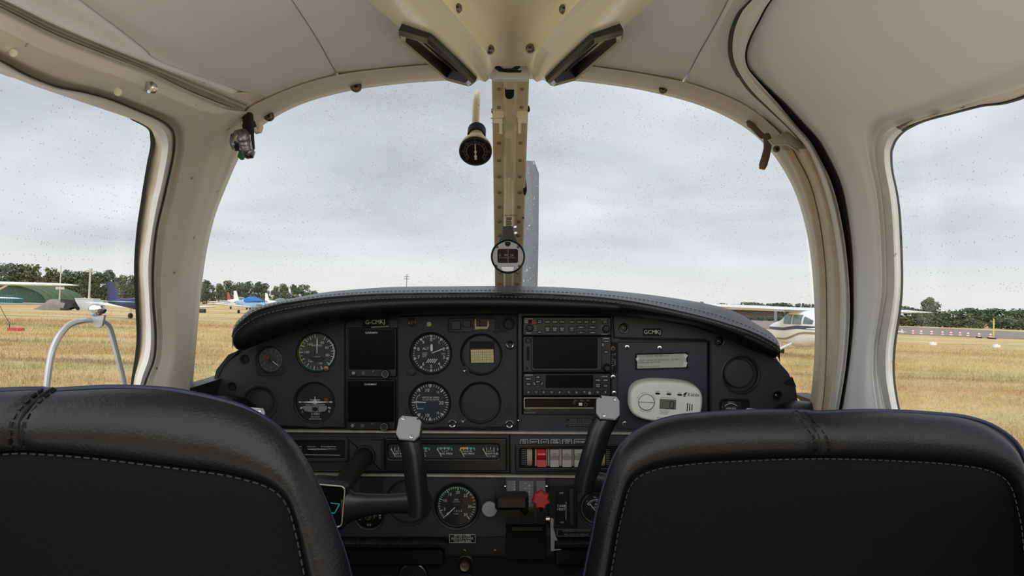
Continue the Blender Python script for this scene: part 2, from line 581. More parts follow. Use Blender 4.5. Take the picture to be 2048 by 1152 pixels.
def patch(mb, lines, offs, th=0.012, n=60, sub=1, cols=None):
    """Sheet on the cabin wall: paired pixel lines, each standing inward by its offset, with real thickness."""
    L = [crom_par(l, n) for l in lines]
    if sub > 1:
        nl = len(L)
        st = np.stack(L, 0)
        q = np.linspace(0, nl - 1, (nl - 1) * sub + 1)
        L2, o2 = [], []
        for t in q:
            i = min(int(t), nl - 2); w = t - i
            L2.append(st[i] * (1 - w) + st[i + 1] * w)
            sw = w * w * (3 - 2 * w)
            o2.append(offs[i] * (1 - sw) + offs[i + 1] * sw)
        L, offs = L2, o2
    A = [[sh(p[0], p[1], o) for p in l] for l, o in zip(L, offs)]
    B = [[sh(p[0], p[1], o - th) for p in l] for l, o in zip(L, offs)]
    return mb.slab(A, B)


# windscreen arch: glass edge and headliner edge
ARCH_IN = [(383, 800), (390, 720), (397, 640), (405, 560), (416, 490), (431, 430), (452, 375), (476, 320), (502, 273), (545, 238), (610, 206), (700, 182), (800, 168), (900, 161), (1018, 158),
           (1130, 161), (1210, 169), (1300, 184), (1400, 211), (1480, 249), (1530, 290), (1562, 332), (1590, 385), (1610, 450), (1622, 520), (1628, 600), (1630, 700), (1624, 800), (1618, 830)]
ARCH_OUT = [(340, 800), (345, 720), (350, 640), (358, 560), (372, 490), (388, 430), (410, 365), (440, 295), (490, 224), (530, 199), (600, 170), (680, 149), (780, 136), (890, 128), (1018, 125),
            (1140, 129), (1215, 137), (1310, 152), (1390, 170), (1480, 205), (1545, 252), (1585, 300), (1617, 355), (1640, 420), (1652, 500), (1657, 600), (1657, 700), (1650, 800), (1643, 830)]


def setting(name, mb, m, parent=None, **k):
    o = build(name, mb, m, parent, **k)
    if parent is None: o['kind'] = 'structure'
    return o


def setting_root(name, loc):
    o = thing(name, None, None, loc)
    o['kind'] = 'structure'
    return o


def screw_head(mb, px, py, depth, r=5.0, off=0.0, cross=True, n=16):
    f = fr(depth); g = mb.fn; mb.fn = f
    mb.lathe(px, py, [(r, 0), (r, 1.6), (r * 0.8, 2.6), (r * 0.3, 2.7)], n)
    mb.fn = g


def screw(parent, name, px, py, depth, r, m, dark=None):
    """Round head with a recessed cross."""
    f = fr(depth)
    mb = MB(f)
    mb.lathe(px, py, [(r, -2), (r, 0.8), (r * 0.82, 1.8), (r * 0.45, 2.2), (0.01, 2.3)], 16, True, False)
    o = build(name, mb, m, parent)
    c = MB(f)
    a = 0.5
    for ang in (a, a + math.pi / 2):
        c.quadline(px - r * .55 * math.cos(ang), py - r * .55 * math.sin(ang), px + r * .55 * math.cos(ang), py + r * .55 * math.sin(ang), r * .28, 2.45)
    build('cross_slot', c, dark or M['vdark'], o, smooth=0)
    return o


# --- ceiling: headliner panels with open seams between them
def front_y(x):
    return np.interp(x, FX, FY)


_fo = [sh(px, py + 16, 0) for px, py in ARCH_OUT[8:22]]
FX = [p.x for p in _fo]; FY = [p.y for p in _fo]
ceiling = setting_root('ceiling', (0, 0.9, 0.34))
YB = 0.42


def ceil_panel(left, right, nm='headliner_panel'):
    """left / right: lists of (x, y) from front to back."""
    A, B = crom_par(left, 26), crom_par(right, 26)
    rows, rows2 = [], []
    nu = 14
    for i in range(len(A)):
        r1, r2 = [], []
        for j in range(nu + 1):
            w = j / nu
            x = A[i][0] * (1 - w) + B[i][0] * w
            y = A[i][1] * (1 - w) + B[i][1] * w
            if i == 0: y = float(front_y(x))
            edge = 0.004 * (math.exp(-(w * nu / .5) ** 2) + math.exp(-((1 - w) * nu / .5) ** 2))
            r1.append((x, y, sh_z(x, 0) + edge)); r2.append((x, y, sh_z(x, -0.012)))
        rows.append(r1); rows2.append(r2)
    return build(nm, MB().slab(rows, rows2), M['headliner'], ceiling)


def xy(px, py):
    p = sh(px, py, 0); return (p.x, p.y)


def seam_line(pts, dx):
    l = [xy(*p) for p in pts]
    xb, yb = l[-1]
    l = [(x + dx, y) for x, y in l]
    for y in (0.60, 0.50, YB):
        l.append((xb + (l[-1][0] - dx - xb) + dx, y))
    return l


g_ = 0.0012
rail_pts = [(500, 208), (417, 167), (312, 128), (208, 87), (104, 42), (17, 0), (-150, -75)]
rail_xy = [(x - .018, y) for x, y in [xy(*p) for p in rail_pts]] + [(-0.475, 0.50), (-0.48, YB)]
s1 = [(333, 137), (290, 108), (240, 70), (190, 34), (144, 0), (40, -80)]
s2 = [(671, 152), (640, 95), (610, 48), (578, 0), (530, -80)]
s3 = [(1369, 167), (1400, 110), (1430, 58), (1461, 0), (1505, -80)]
doorbar = [(1550, 262), (1505, 190), (1482, 150), (1469, 112), (1472, 66), (1486, 26), (1508, 0), (1560, -60)]
first = xy(508, 215)
ceil_panel([first] + rail_xy[1:], [(first[0] + .01, first[1] + .004)] + [(x + -g_, y) for x, y in seam_line(s1, 0)])
ceil_panel([(first[0] + .013, first[1] + .004)] + seam_line(s1, g_), seam_line(s2, -g_))
ceil_panel(seam_line(s2, g_), seam_line(s3, -g_))
bar_xy = [xy(*p) for p in doorbar] + [(0.25, 0.60), (0.25, 0.50), (0.25, YB)]
ceil_panel(seam_line(s3, g_), bar_xy)
# backing behind the seams
rows, rows2 = [], []
for y in np.linspace(1.12, YB, 30):
    r1, r2 = [], []
    for x in np.linspace(-0.42, 0.31, 30):
        yy = min(y, float(front_y(x)) - .0)
        r1.append((x, yy, sh_z(x, -0.016))); r2.append((x, yy, sh_z(x, -0.03)))
    rows.append(r1); rows2.append(r2)
build('roof_skin', MB().slab(rows, rows2), M['seam'], ceiling)

# --- windscreen surround
trim_1 = setting_root('trim_1', sh(1018, 140))
mb = MB()
patch(mb, [ARCH_OUT, [tuple(np.array(a) * .4 + np.array(b) * .6) for a, b in zip(ARCH_IN, ARCH_OUT)], [tuple(np.array(a) * .8 + np.array(b) * .2) for a, b in zip(ARCH_IN, ARCH_OUT)], ARCH_IN],
      [0.004, 0.007, 0.006, -0.012], 0.014, 150, 3)
build('arch_moulding', mb, M['beige'], trim_1)
for px, py, r in ((712, 173, 11), (538, 232, 10), (1326, 179, 8), (1503, 247, 9)):
    p = sh(px, py, 0.008)
    screw(trim_1, 'screw', px, py, p.y - 0.002, r * .75, M['screw'])
    mb = MB(fr(p.y)); mb.lathe(px, py, [(r * 1.05, -3), (r * 1.05, 1), (r * .75, 1.4)], 20)
    build('cup_washer', mb, M['screw'], trim_1)

# --- left moulding: pillar between windscreen and side window, and the header above the side window
W_OUT = [(283, 790), (295, 755), (309, 717), (312, 668), (307, 599), (307, 530), (314, 460), (328, 400), (335, 368), (347, 312), (349, 278), (342, 257), (319, 240), (278, 222), (226, 201), (174, 186), (115, 174), (52, 149), (0, 121), (-110, 72), (-320, -30), (-700, -210), (-1300, -470)]
W_IN = [(269, 790), (274, 755), (288, 710), (292, 668), (290, 599), (286, 530), (295, 460), (304, 400), (309, 382), (321, 319), (323, 290), (314, 266), (299, 253), (262, 236), (208, 219), (139, 196), (69, 172), (30, 157), (0, 147), (-110, 100), (-320, 5), (-700, -170), (-1300, -420)]
L_EDGE = [(372, 800), (375, 755), (379, 717), (382, 668), (386, 620), (393, 560), (404, 500), (416, 450), (428, 410), (446, 355), (464, 308), (482, 262), (494, 226), (455, 213), (383, 184), (295, 142), (208, 108), (104, 66), (0, 14), (-110, -38), (-320, -150), (-700, -370), (-1300, -720)]
wall_left = setting_root('wall_left', (-0.53, 0.9, -0.2))
mid1 = [tuple(np.array(a) * .75 + np.array(b) * .25) for a, b in zip(W_OUT, L_EDGE)]
mid2 = [tuple(np.array(a) * .4 + np.array(b) * .6) for a, b in zip(W_OUT, L_EDGE)]
mid3 = [tuple(np.array(a) * .15 + np.array(b) * .85) for a, b in zip(W_OUT, L_EDGE)]
mb = MB()
patch(mb, [W_OUT, mid1, mid2, mid3, L_EDGE], [0.002, 0.012, 0.018, 0.012, 0.006], 0.02, 130, 4)
build('pillar_moulding', mb, M['beige'], wall_left)
for px, py in ((27, 106), (236, 184)):
    p = sh(px, py, 0.016)
    mb = MB(fr(p.y)); mb.lathe(px, py, [(8, -3), (8, 1.2), (6, 2)], 20)
    build('plug', mb, M['beige'], wall_left)
p = sh(301, 175, 0.020)
mb = MB(fr(p.y)); mb.lathe(301, 175, [(12, -5), (12, 1), (8, 5), (3, 6)], 24); build('dome_stud', mb, M['chrome'], wall_left)
# lower side wall
mb = MB()
for sx, nm, par in ((-1, 'lower_lining', wall_left),):
    rows, rows2 = [], []
    for y in np.linspace(1.45, YB, 24):
        rows.append([(sx * x, y, z) for x, z in ((.53, -.165), (.535, -.18), (.54, -.20), (.54, -.45), (.52, -.75))])
        rows2.append([(sx * (x + .03), y, z) for x, z in ((.53, -.165), (.535, -.18), (.54, -.20), (.54, -.45), (.52, -.75))])
    build(nm, MB().slab(rows, rows2), M['panel_right'], par)
# window trim, rubber and pane of the left side window
window_1 = setting_root('window_1', sh(200, 215))
mb = MB(); patch(mb, [W_OUT, [tuple(np.array(a) * .5 + np.array(b) * .5) for a, b in zip(W_OUT, W_IN)], W_IN], [0.010, 0.012, 0.004], 0.014, 130, 2)
build('window_trim', mb, M['trim_grey'], window_1)
W_SEAL = [(x - (1.5 if i > 12 else 0), y + (-1.5 if i > 12 else 0)) for i, (x, y) in enumerate(W_OUT)]
mb = MB(); patch(mb, [[(x + 2, y - 1.5) for x, y in W_OUT], [(x - 1, y + 1) for x, y in W_OUT]], [0.009, 0.0125], 0.012, 130, 1)
build('seal_line', mb, M['seam'], window_1)
W_GL = [(262, 790), (266, 755), (273, 710), (276, 668), (273, 599), (271, 530), (276, 460), (285, 399), (288, 378), (297, 325), (303, 295), (303, 275), (297, 257), (262, 238)] + W_IN[14:]
mb = MB(); patch(mb, [W_IN, W_GL], [0.002, -0.012], 0.012, 130, 2)
build('rubber_channel', mb, M['beige_dark'], window_1)
mb = MB(); patch(mb, [[(x + 4, y) for x, y in W_GL[:14]], [(x - 3, y) for x, y in W_GL[:14]]], [-0.006, -0.010], 0.006, 60, 1)
build('rubber_lip', mb, M['rubber'], window_1)
# pane: a sheet on the cabin wall from the header down to the sill
def side_pane(sx, y0, y1, zb, off, th=0.004):
    rows, rows2 = [], []
    for y in np.linspace(y0, y1, 20):
        r1, r2 = [], []
        for t in np.linspace(0, 1, 14):
            z = zb + (0.25 - zb) * t
            for o, r in ((off, r1), (off - th, r2)):
                a, b = SA - o, SB - o
                x = a * (1 - (max(z - SZ0, 0) / b) ** SN) ** (1 / SN)
                r.append((sx * x, y, z))
        rows.append(r1); rows2.append(r2)
    return MB().slab(rows, rows2)
build('pane', side_pane(-1, 1.10, 0.12, -0.17, -0.012), M['glass'], window_1)
# storm window in the left pane: bent perspex rim with a knob latch
RIM = [(92, 800), (94, 770), (98, 735), (104, 705), (114, 680), (128, 660), (142, 648), (165, 642), (190, 640), (207, 642), (218, 652), (227, 680), (236, 715), (244, 745), (250, 775), (254, 800)]
pts = [sh(a, b, 0.004) for a, b in crom(RIM, 60)]
build('storm_window_rim', MB().tube(pts, 0.0036, 10), M['perspex_edge'], window_1)
p = sh(197, 624, 0.012)
f = fr(p.y)
mb = MB(f); 
for x, y, r in ((192, 620, 13), (200, 619, 10)):
    mb.lathe(x, y, [(r, -6), (r, 4), (r * .8, 8), (r * .4, 10)], 24)
latch = build('storm_window_latch', mb, M['chrome'], window_1)
mb = MB(f); mb.prism([(182, 632), (211, 630), (206, 652), (201, 655), (194, 655), (189, 652)], -3, 4, 1)
build('latch_tongue', mb, M['perspex_edge'], latch)
mb = MB(f); mb.lathe(207, 622, [(5, 8), (5, 14), (2, 17)], 16); build('latch_pin', mb, M['hook'], latch)

# --- beaded rail between headliner and left header
rail = setting_root('trim_2', sh(300, 120))
RU = [(498, 203), (417, 168), (312, 129), (208, 88), (104, 43), (17, 1), (-150, -74), (-500, -240), (-1100, -520)]
RD = [(486, 226), (383, 184), (295, 143), (208, 108), (104, 66), (0, 14), (-165, -62), (-520, -228), (-1120, -505)]
m1 = [tuple(np.array(a) * .6 + np.array(b) * .4) for a, b in zip(RU, RD)]
m2 = [tuple(np.array(a) * .42 + np.array(b) * .58) for a, b in zip(RU, RD)]
mb = MB(); patch(mb, [RU, [tuple(np.array(a) * .85 + np.array(b) * .15) for a, b in zip(RU, RD)], m1], [0.003, 0.011, 0.007], 0.012, 70, 3); build('upper_bead', mb, M['trim_grey'], rail)
mb = MB(); patch(mb, [m2, [tuple(np.array(a) * .2 + np.array(b) * .8) for a, b in zip(RU, RD)], RD], [0.006, 0.012, 0.004], 0.012, 70, 3); build('lower_bead', mb, M['alu'], rail)
mb = MB(); patch(mb, [m1, m2], [0.005, 0.005], 0.01, 70, 1); build('groove', mb, M['trim_grey'], rail)

# --- right side: windscreen pillar strips, door post bar, seal, door
trim_3 = setting_root('trim_3', sh(1650, 600))
SA_L = [(1560, 300), (1592, 372), (1612, 440), (1624, 510), (1629, 580), (1629, 700), (1623, 780), (1616, 832)]
SA_R = [(1585, 300), (1617, 362), (1636, 430), (1647, 505), (1652, 580), (1652, 700), (1648, 780), (1642, 832)]
SB_R = [(1622, 296), (1652, 368), (1672, 438), (1684, 510), (1689, 580), (1686, 700), (1677, 780), (1666, 832)]
mb = MB(); patch(mb, [SA_L, [tuple(np.array(a) * .5 + np.array(b) * .5) for a, b in zip(SA_L, SA_R)], SA_R], [0.0, 0.013, 0.008], 0.014, 60, 4); build('pillar_strip', mb, M['beige_dark'], trim_3)
mb = MB(); patch(mb, [SA_R, [tuple(np.array(a) * .5 + np.array(b) * .5) for a, b in zip(SA_R, SB_R)], SB_R], [0.006, 0.018, 0.008], 0.014, 60, 4); build('pillar_strip', mb, M['beige_dark'], trim_3)
BL = [(1560, -60), (1505, 0), (1483, 26), (1468, 66), (1466, 110), (1479, 146), (1505, 183), (1541, 219), (1581, 259), (1610, 292), (1629, 329), (1647, 383), (1660, 430), (1672, 500), (1679, 580), (1679, 650), (1672, 730), (1662, 800), (1655, 835)]
BR = [(1600, -60), (1541, 0), (1515, 44), (1497, 80), (1490, 110), (1496, 137), (1519, 166), (1556, 207), (1592, 250), (1621, 283), (1647, 330), (1665, 372), (1680, 428), (1692, 500), (1699, 580), (1699, 650), (1692, 730), (1681, 800), (1674, 835)]
mb = MB(); patch(mb, [BL, [tuple(np.array(a) * .5 + np.array(b) * .5) for a, b in zip(BL, BR)], BR], [0.014, 0.024, 0.012], 0.02, 110, 4)
build('door_post_bar', mb, M['trim_grey'], trim_3)
mb = MB(); patch(mb, [[(x - w, y + w * .3) for (x, y), w in zip(BL[:10], (8, 9, 10, 10, 9, 8, 6, 4, 2, .5))], BL[:10]], [0.003, 0.008], 0.01, 60, 1); build('bar_edge_strip', mb, M['rubber'], trim_3)  # black strip thinning out along the bar's left edge
door_1 = setting_root('door_1', sh(1730, 600))
SL = [(1604, -60), (1545, 0), (1519, 44), (1501, 80), (1493, 112), (1499, 140), (1524, 168), (1566, 207), (1606, 250), (1636, 283), (1662, 330), (1680, 372), (1692, 428), (1701, 500), (1704, 580), (1704, 650), (1696, 730), (1685, 800), (1678, 835)]
mb = MB(); patch(mb, [[(x - 7, y + 1) for x, y in BR], [(x + 1, y - 1) for x, y in SL]], [0.004, 0.010], 0.014, 110, 2); build('door_seal', mb, M['rubber'], door_1)
D_OUT = [(2900, -420), (2500, -190), (2048, 30), (1900, 130), (1848, 180), (1820, 205), (1800, 222), (1787, 240), (1777, 254), (1767, 267), (1759, 286), (1757, 300), (1758, 330), (1767, 383), (1773, 450), (1776, 520), (1776, 580), (1768, 630), (1758, 690), (1758, 745), (1766, 795), (1775, 835)]
DT_OUT = [(3300, -350), (2700, -110), (2300, 62), (2048, 172), (1960, 200), (1900, 219), (1848, 234), (1815, 244), (1790, 254), (1769, 267), (1759, 286), (1757, 300), (1758, 330), (1767, 383), (1773, 450), (1776, 520), (1776, 580), (1768, 630), (1758, 690), (1758, 745), (1766, 795), (1775, 835)]
DT_IN = [(3300, -322), (2700, -84), (2300, 86), (2048, 194), (1960, 212), (1900, 227), (1848, 241), (1822, 252), (1805, 262), (1790, 278), (1782, 296), (1780, 308), (1782, 340), (1791, 383), (1797, 430), (1801, 520), (1801, 580), (1796, 630), (1787, 690), (1785, 745), (1791, 795), (1800, 835)]
SLx = [(1700, -250), (1604, -60), (1545, 0), (1519, 44), (1501, 80), (1493, 112), (1497, 136), (1510, 155), (1530, 174), (1566, 207), (1600, 243), (1630, 276), (1655, 317), (1680, 372), (1694, 440), (1702, 510), (1704, 580), (1704, 640), (1699, 700), (1692, 755), (1685, 800), (1678, 835)]
q = lambda w: [tuple(np.array(a) * (1 - w) + np.array(b) * w) for a, b in zip(SLx, DT_OUT)]
mb = MB(); patch(mb, [SLx, q(.2), q(.55), q(.8), q(.93), DT_OUT], [0.006, 0.016, 0.022, 0.018, 0.008, 0.004], 0.024, 130, 5)
build('door_lining', mb, M['white_door'], door_1)
win2 = MB(); patch(win2, [DT_OUT[8:], [tuple(np.array(a) * .5 + np.array(b) * .5) for a, b in zip(DT_OUT[8:], DT_IN[8:])], DT_IN[8:]], [0.014, 0.018, 0.008], 0.02, 70, 3)
build('window_trim', win2, M['trim_grey'], door_1)
mb = MB(); patch(mb, [DT_OUT[:9], [tuple(np.array(a) * .5 + np.array(b) * .5) for a, b in zip(DT_OUT[:9], DT_IN[:9])], DT_IN[:9]], [0.006, 0.012, 0.0], 0.016, 70, 3)
build('peeling_header_trim', mb, M['peel'], door_1, label='flaking brown edge')
mb = MB(); patch(mb, [[(x - 1, y) for x, y in DT_IN], [(x + 5, y + 2) for x, y in DT_IN]], [0.004, -0.010], 0.01, 110, 1)
build('window_rubber', mb, M['rubber'], door_1)
build('pane', side_pane(1, 1.10, 0.12, -0.21, -0.012), M['glass'], door_1)
rows, rows2 = [], []
for y in np.linspace(1.45, YB, 24):
    rows.append([(x, y, z) for x, z in ((.535, -.20), (.55, -.215), (.558, -.23), (.558, -.45), (.53, -.75))])
    rows2.append([(x + .03, y, z) for x, z in ((.535, -.20), (.55, -.215), (.558, -.23), (.558, -.45), (.53, -.75))])
build('lower_lining', MB().slab(rows, rows2), M['panel_right'], door_1)

# --- floor and the firewall behind the panel
setting('floor', MB().box(-.5, .5, YB, 1.62, -.78, -.75), M['carpet'])
setting('wall_front', MB().box(-.53, .53, 1.50, 1.53, -.75, -.215), M['vdark'])

# gussets closing the corners behind the trims
mb = MB(); patch(mb, [[(1440, 180), (1480, 205), (1545, 252), (1585, 300), (1617, 355), (1640, 420), (1648, 480)], [(1470, 150), (1512, 186), (1562, 232), (1606, 282), (1640, 338), (1664, 410), (1672, 470)]], [-0.002, 0.004], 0.012, 60, 2)
build('corner_gusset', mb, M['headliner'], trim_3)
mb = MB(); patch(mb, [[(455, 190), (490, 184), (530, 190)], [(460, 228), (496, 236), (530, 208)]], [0.0, 0.0], 0.012, 16, 2)
build('corner_gusset', mb, M['beige'], wall_left)

# --- windscreen panes
def screen_pane(x0, x1, nm):
    up = np.array(ARCH_IN, float)
    base_p = [(383, 812), (420, 740), (470, 680), (520, 640), (600, 612), (750, 600), (1018, 596), (1250, 606), (1400, 625), (1500, 655), (1560, 705), (1600, 770), (1625, 835)]
    base_d = [1.33, 1.36, 1.42, 1.48, 1.57, 1.68, 1.75, 1.68, 1.57, 1.48, 1.40, 1.36, 1.33]
    rows, rows2 = [], []
    for px in np.linspace(x0, x1, 34):
        pt = float(np.interp(px, up[:27, 0], up[:27, 1])) - 3
        top = sh(px, pt, -0.024)
        pb = float(np.interp(px, [p[0] for p in base_p], [p[1] for p in base_p]))
        bot = P(px, pb, float(np.interp(px, [p[0] for p in base_p], base_d)))
        r1, r2 = [], []
        for t in np.linspace(0, 1, 22):
            p = top.lerp(bot, t)
            p.y += 0.10 * t * (1 - t) * min(1, (pb - pt) / 300)
            r1.append(p); r2.append(p + Vector((0, 0.004, 0.002)))
        rows.append(r1); rows2.append(r2)
    return MB().slab(rows, rows2)
setting('window_2', screen_pane(386, 1016, 'l'), M['glass'])
setting('window_3', screen_pane(1020, 1629, 'r'), M['glass'])

# --- centre post of the windscreen with rivets
PT = [(150, 1.13), (230, 1.20), (330, 1.29), (450, 1.42), (580, 1.58)]
def post_d(py): return float(np.interp(py, [p[0] for p in PT], [p[1] for p in PT]))
def post_hw(py): return float(np.interp(py, [150, 330, 580], [37.5, 33, 27]))
def post_c(py): return float(np.interp(py, [150, 580], [1021, 1017]))
post = thing('windscreen_post', 'beige riveted metal post dividing the windscreen, with a raised middle channel', 'post', P(1017, 575, 1.56))
rows = []
prof = [(-1, -.008), (-1, .004), (-.92, .007), (-.40, .007), (-.34, .016), (-.22, .022), (.22, .022), (.34, .016), (.40, .007), (.92, .007), (1, .004), (1, -.008)]
for py in np.linspace(148, 600, 40):
    d, hw, c = post_d(py), post_hw(py), post_c(py)
    rows.append([P(c + w * hw, py, d - o) for w, o in prof])
build('channel', MB().grid(rows, close_u=True), M['post'], post, smooth=25)
for i, py in enumerate((177, 214, 285, 320, 352, 384, 413, 442, 470, 497, 520, 545, 566)):
    for s in (-1, 1):
        px = post_c(py) + s * post_hw(py) * .64
        d = post_d(py) - 0.006
        mb = MB(fr(d)); r = 4.3 if i < 9 else 3.4
        mb.lathe(px, py, [(r, -1), (r * .9, 2.0), (r * .5, 3.6), (.01, 4.0)], 10, True, False)
        build('rivet', mb, M['rivet'], post)
for s in (-1, 1):
    mb = MB(fr(post_d(232) - .012))
    c = post_c(232)
    mb.rr(c + s * 12, 219, c + s * 35, 238, 4, 0, 5, 1.5)
    mb.rr(c + s * 15, 236, c + s * 34, 247, 3, 0, 3.5, 1)
    mb.rr(c + s * 16, 246, c + s * 22, 268, 2, 0, 3, 1)
    br = build('bracket', mb, M['cream_in'], post)
    screw(br, 'screw', c + s * 26, 226, post_d(232) - .016, 3.6, M['screw']) if False else None
mb = MB(fr(post_d(180) - .022)); mb.rr(1010, 163, 1028, 198, 9, -2, 1.2, .4, 8); build('slot', mb, M['vdark'], post)
mb = MB(fr(1.3195))
mb.text('CAUTION', 1018, 431, 4, 0, bold=.01)
for i in range(6): mb.quadline(1012, 436 + i * 3.4, 1024 - (i % 3), 436 + i * 3.4, 1.6, 0)
build('caution_lettering', mb, M['ink'], post, smooth=0)
for px, py, d in ((1030, 454, 1.40), (1031, 466, 1.41)):
    mb = MB(fr(d)); mb.lathe(px, py, [(4, -4), (4, 2), (2.4, 4)], 12); build('screw', mb, M['chrome'], post)
# black sealant lumps along the post's right edge
for px, py, w, h in ((1050, 374, 5, 17), (1046, 432, 3, 6), (1057, 218, 4, 6), (985, 222, 3, 5)):
    d = post_d(py)
    mb = MB(fr(d)); mb.prism([(px + w * .7 * math.cos(a) * (1 + .2 * math.sin(3 * a)), py + h * math.sin(a)) for a in np.linspace(0, 6.283, 14)[:-1]], -4, 5, 1.2)
    build('sealant', mb, M['rubber'], post)
# foot of the header above the post, with worn paint
mb = MB(fr(1.075)); mb.prism([(980, 112), (1062, 112), (1061, 150), (1055, 158), (988, 158), (979, 150)], -20, 0, 2)
head = build('header_cap', mb, M['headliner'], post)
mb = MB(fr(1.0735)); mb.prism([(989, 136), (996, 130), (1008, 138), (1024, 137), (1038, 128), (1044, 120), (1048, 121), (1040, 135), (1034, 140), (1044, 141), (1042, 145), (1015, 145), (998, 143)], -1, .3)
build('worn_patch', mb, M['panel_right'], head)

# --- overhead vent housing: two cream arms and a hollow middle, black vents on the flanks
vent = thing('overhead_vent_housing', 'cream plastic V-shaped air vent housing under the roof centre', 'vent housing', PZ(1022, 120, .30))
zl, zm, zh = 0.283, 0.303, 0.330
def arm(s):
    X = lambda px: 1022 + s * (px - 1022)
    YT = -150
    def ext(pa, pb, y):   # the line through two pixels carried on to row y
        w = (y - pa[1]) / (pb[1] - pa[1]); return (pa[0] + (pb[0] - pa[0]) * w, y)
    lines = [((1163, 0), (1085, 72), zm, None), ]
    # from the outer foot at the roof to the inner hollow, right-hand arm in pixels
    specs = [([ext((1310, 0), (1215, 85), YT), (1310, 0), (1262, 40), (1215, 85), (1150, 132), (1098, 166)], zh),
             ([ext((1246, 0), (1160, 82), YT), (1246, 0), (1204, 42), (1160, 82), (1120, 122), (1086, 160)], zl + .004),
             ([ext((1228, 0), (1142, 82), YT), (1228, 0), (1186, 42), (1142, 82), (1105, 124), (1074, 164)], zl),
             ([ext((1160, 0), (1098, 70), YT), (1160, 0), (1132, 32), (1100, 70), (1078, 104), (1068, 160)], zl),
             ([ext((1150, 0), (1091, 70), YT), (1150, 0), (1124, 32), (1093, 70), (1070, 104), (1064, 150)], zl + .004),
             ([ext((1126, 0), (1070, 66), YT), (1126, 0), (1100, 32), (1070, 66), (1052, 100), (1050, 128)], zm)]
    rows = []
    for l, z in specs:
        rows.append([PZ(X(p[0]), p[1], z) for p in crom_par(l, 24)])
    rows2 = [[Vector((p.x, p.y, p.z + .006)) for p in r] for r in rows]
    return build('arm', MB().slab(rows, rows2), M['cream'], vent, smooth=50), X
armR, XR = arm(1)
armL, XL = arm(-1)
# hollow middle
rows = []
for py in (-150, -75, 0, 34, 70, 104, 122, 132):
    e = float(np.interp(py, [-150, 0, 32, 70, 104, 132], [218, 106, 80, 50, 34, 30]))
    rows.append([PZ(1022 + e * w, py, zm + .016 * (1 - w * w) * min(1, (140 - py) / 110)) for w in np.linspace(-1, 1, 13)])
rows2 = [[Vector((p.x, p.y, p.z + .006)) for p in r] for r in rows]
build('middle_panel', MB().slab(rows, rows2), M['cream_in'], vent, smooth=60)
for px, py in ((915, 15), (1127, 17), (980, 98), (1060, 96)):
    z = .292
    p = PZ(px, py, z)
    mb = MB(fr(p.y)); mb.lathe(px, py, [(9, -8), (9, 0), (7, 2)], 18); cw = build('cup_washer', mb, M['screw'], vent)
    screw(vent, 'screw', px, py, p.y - .003, 6, M['screw'])
# the two black vents: frame, hollow, slats
def black_vent(s):
    X = lambda px: 1022 + s * (px - 1022)
    def v3(px, py, w): return PZ(X(px), py, zl + .006 + (zh - .012 - zl) * w)
    # corners in pixels, w = how far up the flank
    I0, I1 = (1183, 68), (1091, 155)      # lower edge (near the arm)
    O0, O1 = (1241, 52), (1099, 163)
    frame = [(1183, 68, 0.05), (1241, 52, .75), (1241, 64, .95), (1144, 151, .95), (1099, 163, .6), (1091, 155, .0)]
    def ring(fac, push):
        c = Vector((0, 0, 0))
        pts = [v3(*q) for q in frame]
        for p in pts: c += p / len(pts)
        nrm = (pts[3] - pts[0]).cross(pts[5] - pts[0]).normalized()
        if nrm.z > 0: nrm = -nrm
        return [p + (c - p) * fac + nrm * push for p in pts]
    rows = [ring(0, -.012), ring(-.02, .006), ring(.06, .010), ring(.16, .008), ring(.2, -.004)]
    o = build('vent', MB().grid(rows, close_u=True), M['black_gloss'], vent, smooth=25)
    pts = ring(.18, -.006)
    mb = MB(); mb.add(pts + ring(.18, -.010), [(0, 1, 2, 3, 4, 5), (11, 10, 9, 8, 7, 6), (0, 1, 7, 6), (1, 2, 8, 7), (2, 3, 9, 8), (3, 4, 10, 9), (4, 5, 11, 10), (5, 0, 6, 11)])
    build('vent_throat', mb, M['vdark'], o, smooth=0)
    a0, a1, b0, b1 = ring(.2, .0)[0], ring(.2, .0)[5], ring(.2, 0)[2], ring(.2, 0)[3]
    for w in ((.30, .42), (.66, .74)):
        e0, e1 = a0.lerp(b0, w[0]), a1.lerp(b1, w[0])
        g0, g1 = a0.lerp(b0, w[1]), a1.lerp(b1, w[1])
        u = Vector((0, 0, .006))
        mb = MB(); mb.add([e0, e1, g1 + u, g0 + u, e0 + u * .6, e1 + u * .6, g1 + u * 1.6, g0 + u * 1.6], [(0, 1, 2, 3), (7, 6, 5, 4), (0, 1, 5, 4), (1, 2, 6, 5), (2, 3, 7, 6), (3, 0, 4, 7)])
        build('slat', mb, M['black_gloss'], o, smooth=0)
    # cream surround step behind the vent
    rows = [ring(-.10, -.014), ring(-.05, -.004), ring(.02, -.003)]
    build('vent_surround', MB().grid(rows, close_u=True), M['cream'], vent, smooth=25)
black_vent(1); black_vent(-1)

